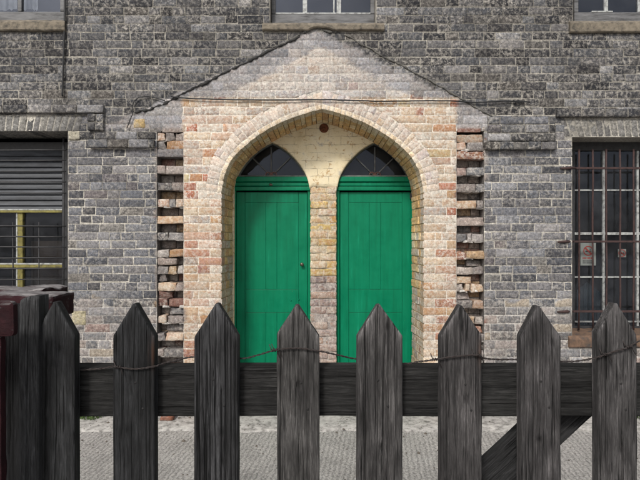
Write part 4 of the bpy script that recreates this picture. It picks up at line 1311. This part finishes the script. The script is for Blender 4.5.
def plank(name, parent, w, h, th, top, M, seed, crack=1.0, base=(0.05, 0.05, 0.053), amp=.0011, nu=44, nv=90, rust=None, knots=(), mat=None, edge=.003, tipl=.0):
    """top(u) -> height at u in 0..1 ; M maps local (x, y depth, z) to world"""
    wd = Wood()
    rel = wood_board(None, w, h, th, seed, crack, base, knots=knots)
    us = [0] + [lerp(edge / w, 1 - edge / w, i / nu) for i in range(nu + 1)] + [1]
    G = []
    for j in range(nv + 1):
        row = []
        for i, u in enumerate(us):
            H = top(u); z = H * (j / nv); x = u * w
            g, cr, kd = rel(x, z)
            y = -amp * g * (.5 + .8 * crack) + cr * .006 + kd * .003
            ed = i in (0, len(us) - 1)
            if ed: y += edge * .8
            if j == nv: y += edge * .7
            ex = .0012 * nz(z * 14, seed, u) if ed else 0
            k = (1 + .55 * g) * (1 - .88 * min(1, cr)) * (1 - .6 * kd)
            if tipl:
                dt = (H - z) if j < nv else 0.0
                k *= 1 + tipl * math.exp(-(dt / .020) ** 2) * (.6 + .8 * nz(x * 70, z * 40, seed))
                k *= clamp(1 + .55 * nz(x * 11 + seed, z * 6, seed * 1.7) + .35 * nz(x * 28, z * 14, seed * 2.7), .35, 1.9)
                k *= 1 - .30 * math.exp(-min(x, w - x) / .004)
            rs = 0.0
            if rust: rs = clamp(rust(u, z) * (0.6 + 0.8 * g))
            c = tuple(clamp(b * k, .004, 1) for b in base)
            row.append(wd.wv(M(x + ex, y, z), (x + seed * 3.7, y + seed, z), c, (cr, rs, 0)))
        G.append(row)
    for j in range(nv):
        for i in range(len(us) - 1): wd.face((G[j][i], G[j][i + 1], G[j + 1][i + 1], G[j + 1][i]))
    # sides, top, bottom and back
    rim = [(G[j][0], 0) for j in range(nv + 1)] + [(G[nv][i], 1) for i in range(1, len(us))] + [(G[j][-1], 2) for j in range(nv - 1, -1, -1)] + [(G[0][i], 3) for i in range(len(us) - 2, 0, -1)]
    loc = []
    for j in range(nv + 1): loc.append((0, top(0) * j / nv))
    for i in range(1, len(us)): loc.append((us[i] * w, top(us[i])))
    for j in range(nv - 1, -1, -1): loc.append((w, top(1) * j / nv))
    for i in range(len(us) - 2, 0, -1): loc.append((us[i] * w, 0))
    ns = 5
    rings = [[r_[0] for r_ in rim]]
    for s_ in range(1, ns + 1):
        cur = []
        for (x, z) in loc:
            g = nz(z * 2.5 + x * 60, s_ * 2.3, seed + 40); y = edge * .8 + (th - edge * .8) * s_ / ns
            k = 1.05 + .5 * g
            ins = .0008 * nz(z * 9, s_ * 3.3, seed)
            cur.append(wd.wv(M(x + ins, y, z), (y + seed * 2.1, x, z), tuple(b * k for b in base), (0, 0, 0)))
        rings.append(cur)
    n = len(loc)
    for a, b in zip(rings, rings[1:]):
        for k in range(n): wd.face((a[k], a[(k + 1) % n], b[(k + 1) % n], b[k])) 
    wd.face(rings[-1][::-1], smooth=False)
    o = wd.build(name, mat or M_WOOD, parent)
    return o
F = empty('picket_fence', (0.0, -D + FD + .03, 0.0), 'weathered dark timber picket fence with pointed tops across the foreground', 'fence')
#          x0   x1   tipx  tipy  shL  shR  crack base tilt seed dist rust
PICK = [
    (35.0, 74.5, 54.5, 302.0, 335, 336, .40, (0.0195, 0.0200, 0.0210), 0.000, 1.3, 1.335, None),
    (113.0, 154.5, 134.0, 304.0, 336, 337, .35, (0.0175, 0.0180, 0.0190), 0.000, 2.6, 1.35, (0.94, .80)),
    (194.0, 238.0, 216.5, 304.0, 337, 337, 1.0, (0.030, 0.030, 0.0315), 0.002, 3.1, 1.35, None),
    (277.0, 319.5, 297.0, 305.5, 334, 337, .50, (0.0560, 0.0535, 0.0520), -.001, 4.7, 1.35, None),
    (357.0, 402.5, 378.5, 305.0, 337, 336, .95, (0.0580, 0.0550, 0.0545), 0.001, 5.2, 1.35, None),
    (440.5, 482.0, 461.0, 306.0, 337, 336, .55, (0.0480, 0.0450, 0.0450), 0.000, 6.9, 1.35, (0.97, .80)),
    (521.0, 561.0, 538.5, 306.5, 337, 337, .55, (0.0500, 0.0470, 0.0475), 0.000, 7.4, 1.35, None),
    (598.0, 637.5, 616.5, 303.5, 333, 336, .50, (0.0540, 0.0510, 0.0510), -.002, 8.8, 1.35, None),
    (680.0, 721.0, 700.0, 304.0, 336, 336, .45, (0.0520, 0.0490, 0.0490), 0.001, 9.9, 1.35, None),
    (762.0, 803.0, 782.0, 306.0, 337, 336, .60, (0.0480, 0.0455, 0.0460), -.001, 10.7, 1.35, None),
    (844.0, 886.0, 865.0, 305.0, 336, 337, .50, (0.0500, 0.0475, 0.0470), 0.000, 11.4, 1.35, None)]
BASE_Z = 0.02
for (x0, x1, tx, tyy, sl, sr, crk, base, tilt, seed, dist, rust) in PICK:
    sc = dist / 500
    a = FP(x0, 480, dist); w = (x1 - x0) * sc
    ztip = CZ + (240 - tyy) * sc - BASE_Z; zl = CZ + (240 - sl) * sc - BASE_Z; zr = CZ + (240 - sr) * sc - BASE_Z
    ut = (tx - x0) / (x1 - x0)
    def top(u, ztip=ztip, zl=zl, zr=zr, ut=ut, seed=seed):
        ft = .035
        if u < ut - ft: v = lerp(zl, ztip, u / (ut - ft))
        elif u > ut + ft: v = lerp(ztip, zr, (u - ut - ft) / (1 - ut - ft))
        else: v = ztip
        return v + .0012 * nz(u * 9, seed)
    def Mx(x, y, z, a=a, tilt=tilt, dist=dist): return (a.x + x + tilt * (z - 1.0), -D + dist + y, BASE_Z + z)
    rf = None
    if rust:
        ru, rz = rust
        zc = CZ + (240 - 352) * sc - BASE_Z
        rf = lambda u, z, ru=ru, zc=zc: math.exp(-((u - ru) / .07) ** 2) * math.exp(-((z - zc) / .035) ** 2) * .6
    kn = [(w * ((seed * .37) % .7 + .15), ztip - .05 - ((seed * .29) % .3)), (w * ((seed * .61) % .7 + .15), ztip - .30 - ((seed * .17) % .2))]
    plank('picket', F, w, ztip, .030, top, Mx, seed, crk, base, amp=.0009 + .0012 * crk, rust=rf, knots=kn, nv=170, nu=96, tipl=.9)
M_NAIL = simple('black_nail_iron', (0.012, 0.011, 0.011), .7, .5, 80)
for (x0, x1, tx, tyy, sl, sr, crk, base, tilt, seed, dist, rust) in PICK[1:]:
    for fx, fy in ((.42 + .2 * (seed % 1), 379), (.62 + .2 * (seed % .7), 405)):
        nm_ = MB(); nm_.lathe(FP(lerp(x0, x1, fx), fy + 6 * (seed % 1), dist) + Vector((0, .004, 0)), (0, -1, 0), [(.0032, 0), (.0032, .0045), (.0022, .0055), (0, .0055)], 10)
        nm_.build('nail', M_NAIL, F)
# rail: grain runs along x
RD = 1.384; rs_ = RD / 500
rz0, rz1 = CZ + (240 - 416.5) * rs_, CZ + (240 - 367.5) * rs_
ra, rb_ = FP(30, 0, RD).x, FP(945, 0, RD).x
def Mrail(x, y, z): return (ra + z, -D + RD + y, rz1 - x + .0015 * nz(z * 3, 8.2))
plank('rail', F, rz1 - rz0, rb_ - ra, .055, lambda u: rb_ - ra, Mrail, 9.7, .55, (0.0185, 0.0183, 0.0178), amp=.0012, nu=36, nv=300)
# diagonal brace
BD = 1.445
p0, p1 = FP(440, 525, BD), FP(648, 332, BD)
bw = .118
dirv = (p1 - p0).normalized(); nrm = Vector((dirv.z, 0, -dirv.x))
pc0 = FP(470, 502, BD)
blen = .62
def Mbr(x, y, z): 
    q = pc0 + dirv * (z - .12) + nrm * (x - bw * .5); return (q.x, -D + BD + y, q.z)
plank('brace', F, bw, blen, .03, lambda u: blen, Mbr, 12.2, .5, (0.024, 0.024, 0.025), amp=.0012, nu=36, nv=110)
# back-to-ground posts carry the fence outside the frame
for pxp in (-40, 905):
    a_ = FP(pxp, 0, 1.45)
    plank('post', F, .10, 1.30, .10, lambda u: 1.30, lambda x, y, z, a_=a_: (a_.x + x, -D + 1.44 + y, z), 14.1 + pxp * .01, .5, (0.03, 0.03, 0.032), nu=20, nv=50)

# ---- barbed wire
W = empty('barbed_wire', FP(277, 352, FD - .004), 'rusty twisted barbed wire strung along the dark pickets', 'barbed wire')
# control points: px, py, distance (in front of or behind the pickets)
wp = [(60, 371, 1.372), (96, 369, 1.372), (113, 366.5, 1.352), (116, 366.6, 1.343), (135, 369, 1.343), (156, 366, 1.343), (160, 364.5, 1.35), (176, 360.5, 1.372), (195, 357, 1.384), (240, 358.5, 1.378), (258, 355, 1.36), (276, 350, 1.343), (297, 348.2, 1.343), (320, 351.2, 1.343), (340, 355.5, 1.36), (357, 359, 1.379), (402, 363.5, 1.379), (420, 361.5, 1.365), (438, 359.2, 1.344), (450, 357.2, 1.342), (470, 355.2, 1.342), (479, 355.8, 1.342), (486, 358.6, 1.35), (500, 359.5, 1.37), (518, 359.5, 1.381), (560, 361.5, 1.381), (578, 361, 1.372), (590, 359, 1.352), (600, 356.5, 1.343), (616, 351, 1.342), (628, 347.5, 1.342), (640, 341, 1.345), (665, 338, 1.36), (700, 343, 1.342), (735, 352, 1.365), (782, 350, 1.342), (825, 356, 1.366), (865, 352, 1.342), (905, 356, 1.40)]
def catmull(P_, n=14):
    out = []
    for i in range(len(P_) - 1):
        p0, p1, p2, p3 = P_[max(0, i - 1)], P_[i], P_[i + 1], P_[min(len(P_) - 1, i + 2)]
        for k in range(n):
            t = k / n
            out.append(0.5 * ((2 * p1) + (p2 - p0) * t + (2 * p0 - 5 * p1 + 4 * p2 - p3) * t * t + (3 * p1 - p0 - 3 * p2 + p3) * t ** 3))
    out.append(P_[-1]); return out
core = catmull([FP(a, b, c) for a, b, c in wp], 24)
Lc = [0]
for a, b in zip(core, core[1:]): Lc.append(Lc[-1] + (b - a).length)
for ph in (0, math.pi):
    m = MB()
    pts = []
    for p_, l in zip(core, Lc):
        t = l / .030 * 2 * math.pi + ph
        pts.append(p_ + Vector((0, math.cos(t), math.sin(t))) * .0015)
    m.tube(pts, .0014, 6)
    m.build('wire_strand', M_WIRE, W)
for bx_ in (118, 274, 277, 372, 436, 478, 606, 629):
    i = min(range(len(core)), key=lambda k: abs((core[k].x / (core[k].y + D) * 500 + 320) - bx_))
    m = MB(); c0 = core[i]
    coil = [c0 + Vector((.0018 * (k - 9) / 2, .0038 * math.cos(k * .95), .0038 * math.sin(k * .95))) for k in range(19)]
    ang = U(0, 3)
    coil = [coil[0] + Vector((-.006, .004 * math.cos(ang), .016))] + coil + [coil[-1] + Vector((.006, -.006, -.015))]
    m.tube(coil, .0013, 6)
    m.build('barb', M_WIRE, W)

# ---- dark red gate timbers and end board at the left
G_ = empty('gate_post', FP(20, 480, 1.6) * 1.0, 'heavy dark post under a weathered dark red timber cap at left', 'post')
def rough_beam(name, parent, p0, p1, mat, seed, n=(30, 10, 8), amp=.006, skew=0.0):
    m = MB()
    def f(u, v, w):
        x, y, z = lerp(p0[0], p1[0], u), lerp(p0[1], p1[1], v), lerp(p0[2], p1[2], w)
        r_ = .008
        e = Vector((nz(x * 9, y * 9, z * 9 + seed), nz(x * 9 + 5, y * 9, z * 9 + seed), nz(x * 9, y * 9 + 7, z * 9 + seed))) * amp + Vector((nz(x * 40, y * 40, z * 40 + seed), nz(x * 40 + 5, y * 40, z * 40), nz(x * 40, y * 40 + 7, z * 40))) * amp * .35
        cx, cy, cz = (p0[0] + p1[0]) / 2, (p0[1] + p1[1]) / 2, (p0[2] + p1[2]) / 2
        k = (u in (0, 1)) + (v in (0, 1)) + (w in (0, 1))
        if k >= 2:
            s_ = .003
            if u in (0, 1): x += s_ * (1 if u == 0 else -1)
            if v in (0, 1): y += s_ * (1 if v == 0 else -1)
            if w in (0, 1): z += s_ * (1 if w == 0 else -1)
        return (x + e.x, y + e.y, z + e.z)
    def grid(fn, a, b):
        I = [[m.vert(fn(i / a, j / b)) for i in range(a + 1)] for j in range(b + 1)]
        for j in range(b):
            for i in range(a): m.face((I[j][i], I[j][i + 1], I[j + 1][i + 1], I[j + 1][i]))
    nx_, ny_, nz_ = n
    grid(lambda u, v: f(u, 0, v), nx_, nz_); grid(lambda u, v: f(1 - u, 1, v), nx_, nz_)
    grid(lambda u, v: f(u, v, 1), nx_, ny_); grid(lambda u, v: f(u, 1 - v, 0), nx_, ny_)
    grid(lambda u, v: f(0, 1 - u, v), ny_, nz_); grid(lambda u, v: f(1, u, v), ny_, nz_)
    return m.build(name, mat, parent)
zc = CZ - 55.5 * 1.5 / 500
xr_ = FP(53.5, 0, 1.5).x
rough_beam('cap_beam', G_, (FP(-90, 0, 1.5).x, -D + 1.5, zc - .072), (xr_, -D + 1.635, zc), M_REDTIMBER, 3, (50, 16, 8), .006)
rough_beam('cap_board', G_, (FP(-110, 0, 1.66).x, -D + 1.642, zc - .05), (FP(47, 0, 1.66).x, -D + 1.80, zc + .004), M_REDTIMBER, 5, (50, 16, 8), .010)
plank('post', G_, .15, zc - .075, .15, lambda u: zc - .075, lambda x, y, z: (FP(-10, 0, 1.53).x + x, -D + 1.53 + y, z), 21.3, .5, (0.02, 0.02, 0.022), nu=24, nv=60)
GT = empty('red_gate', FP(-20, 480, 1.2), 'dark red painted gate rail end with a dark stile at the left edge', 'gate')
zt2 = CZ - 61.5 * 1.2 / 500
rough_beam('top_rail', GT, (FP(-150, 0, 1.2).x, -D + 1.2, zt2 - .084), (FP(13.0, 0, 1.2).x, -D + 1.222, zt2), M_REDTIMBER, 8, (50, 8, 10), .005)
rough_beam('stile', GT, (FP(-30, 0, 1.21).x, -D + 1.203, .03), (FP(2, 0, 1.21).x, -D + 1.230, zt2 - .0845), M_REDTIMBER, 15, (10, 8, 60), .004)
EB = empty('end_board', FP(28, 480, 1.30), 'narrow round topped grey board standing between the red gate and the pickets', 'board')
hb_ = CZ - 56 * 1.32 / 500
def top_eb(u): return hb_ - .020 * (1 - math.sqrt(max(0, 1 - (1 - min(1, u / .75)) ** 2)))
plank('board', EB, (38.5 - 19) * 1.32 / 500, hb_, .05, top_eb, lambda x, y, z: (FP(19, 0, 1.32).x + x, -D + 1.32 + y, z), 17.7, .35, (0.042, 0.0425, 0.044), nu=30, nv=120)
plank('backing_slat', EB, .045, hb_ - .03, .02, lambda u: hb_ - .03, lambda x, y, z: (FP(4.5, 0, 1.385).x + x, -D + 1.385 + y, z), 19.2, .35, (0.010, 0.010, 0.011), nu=20, nv=60)
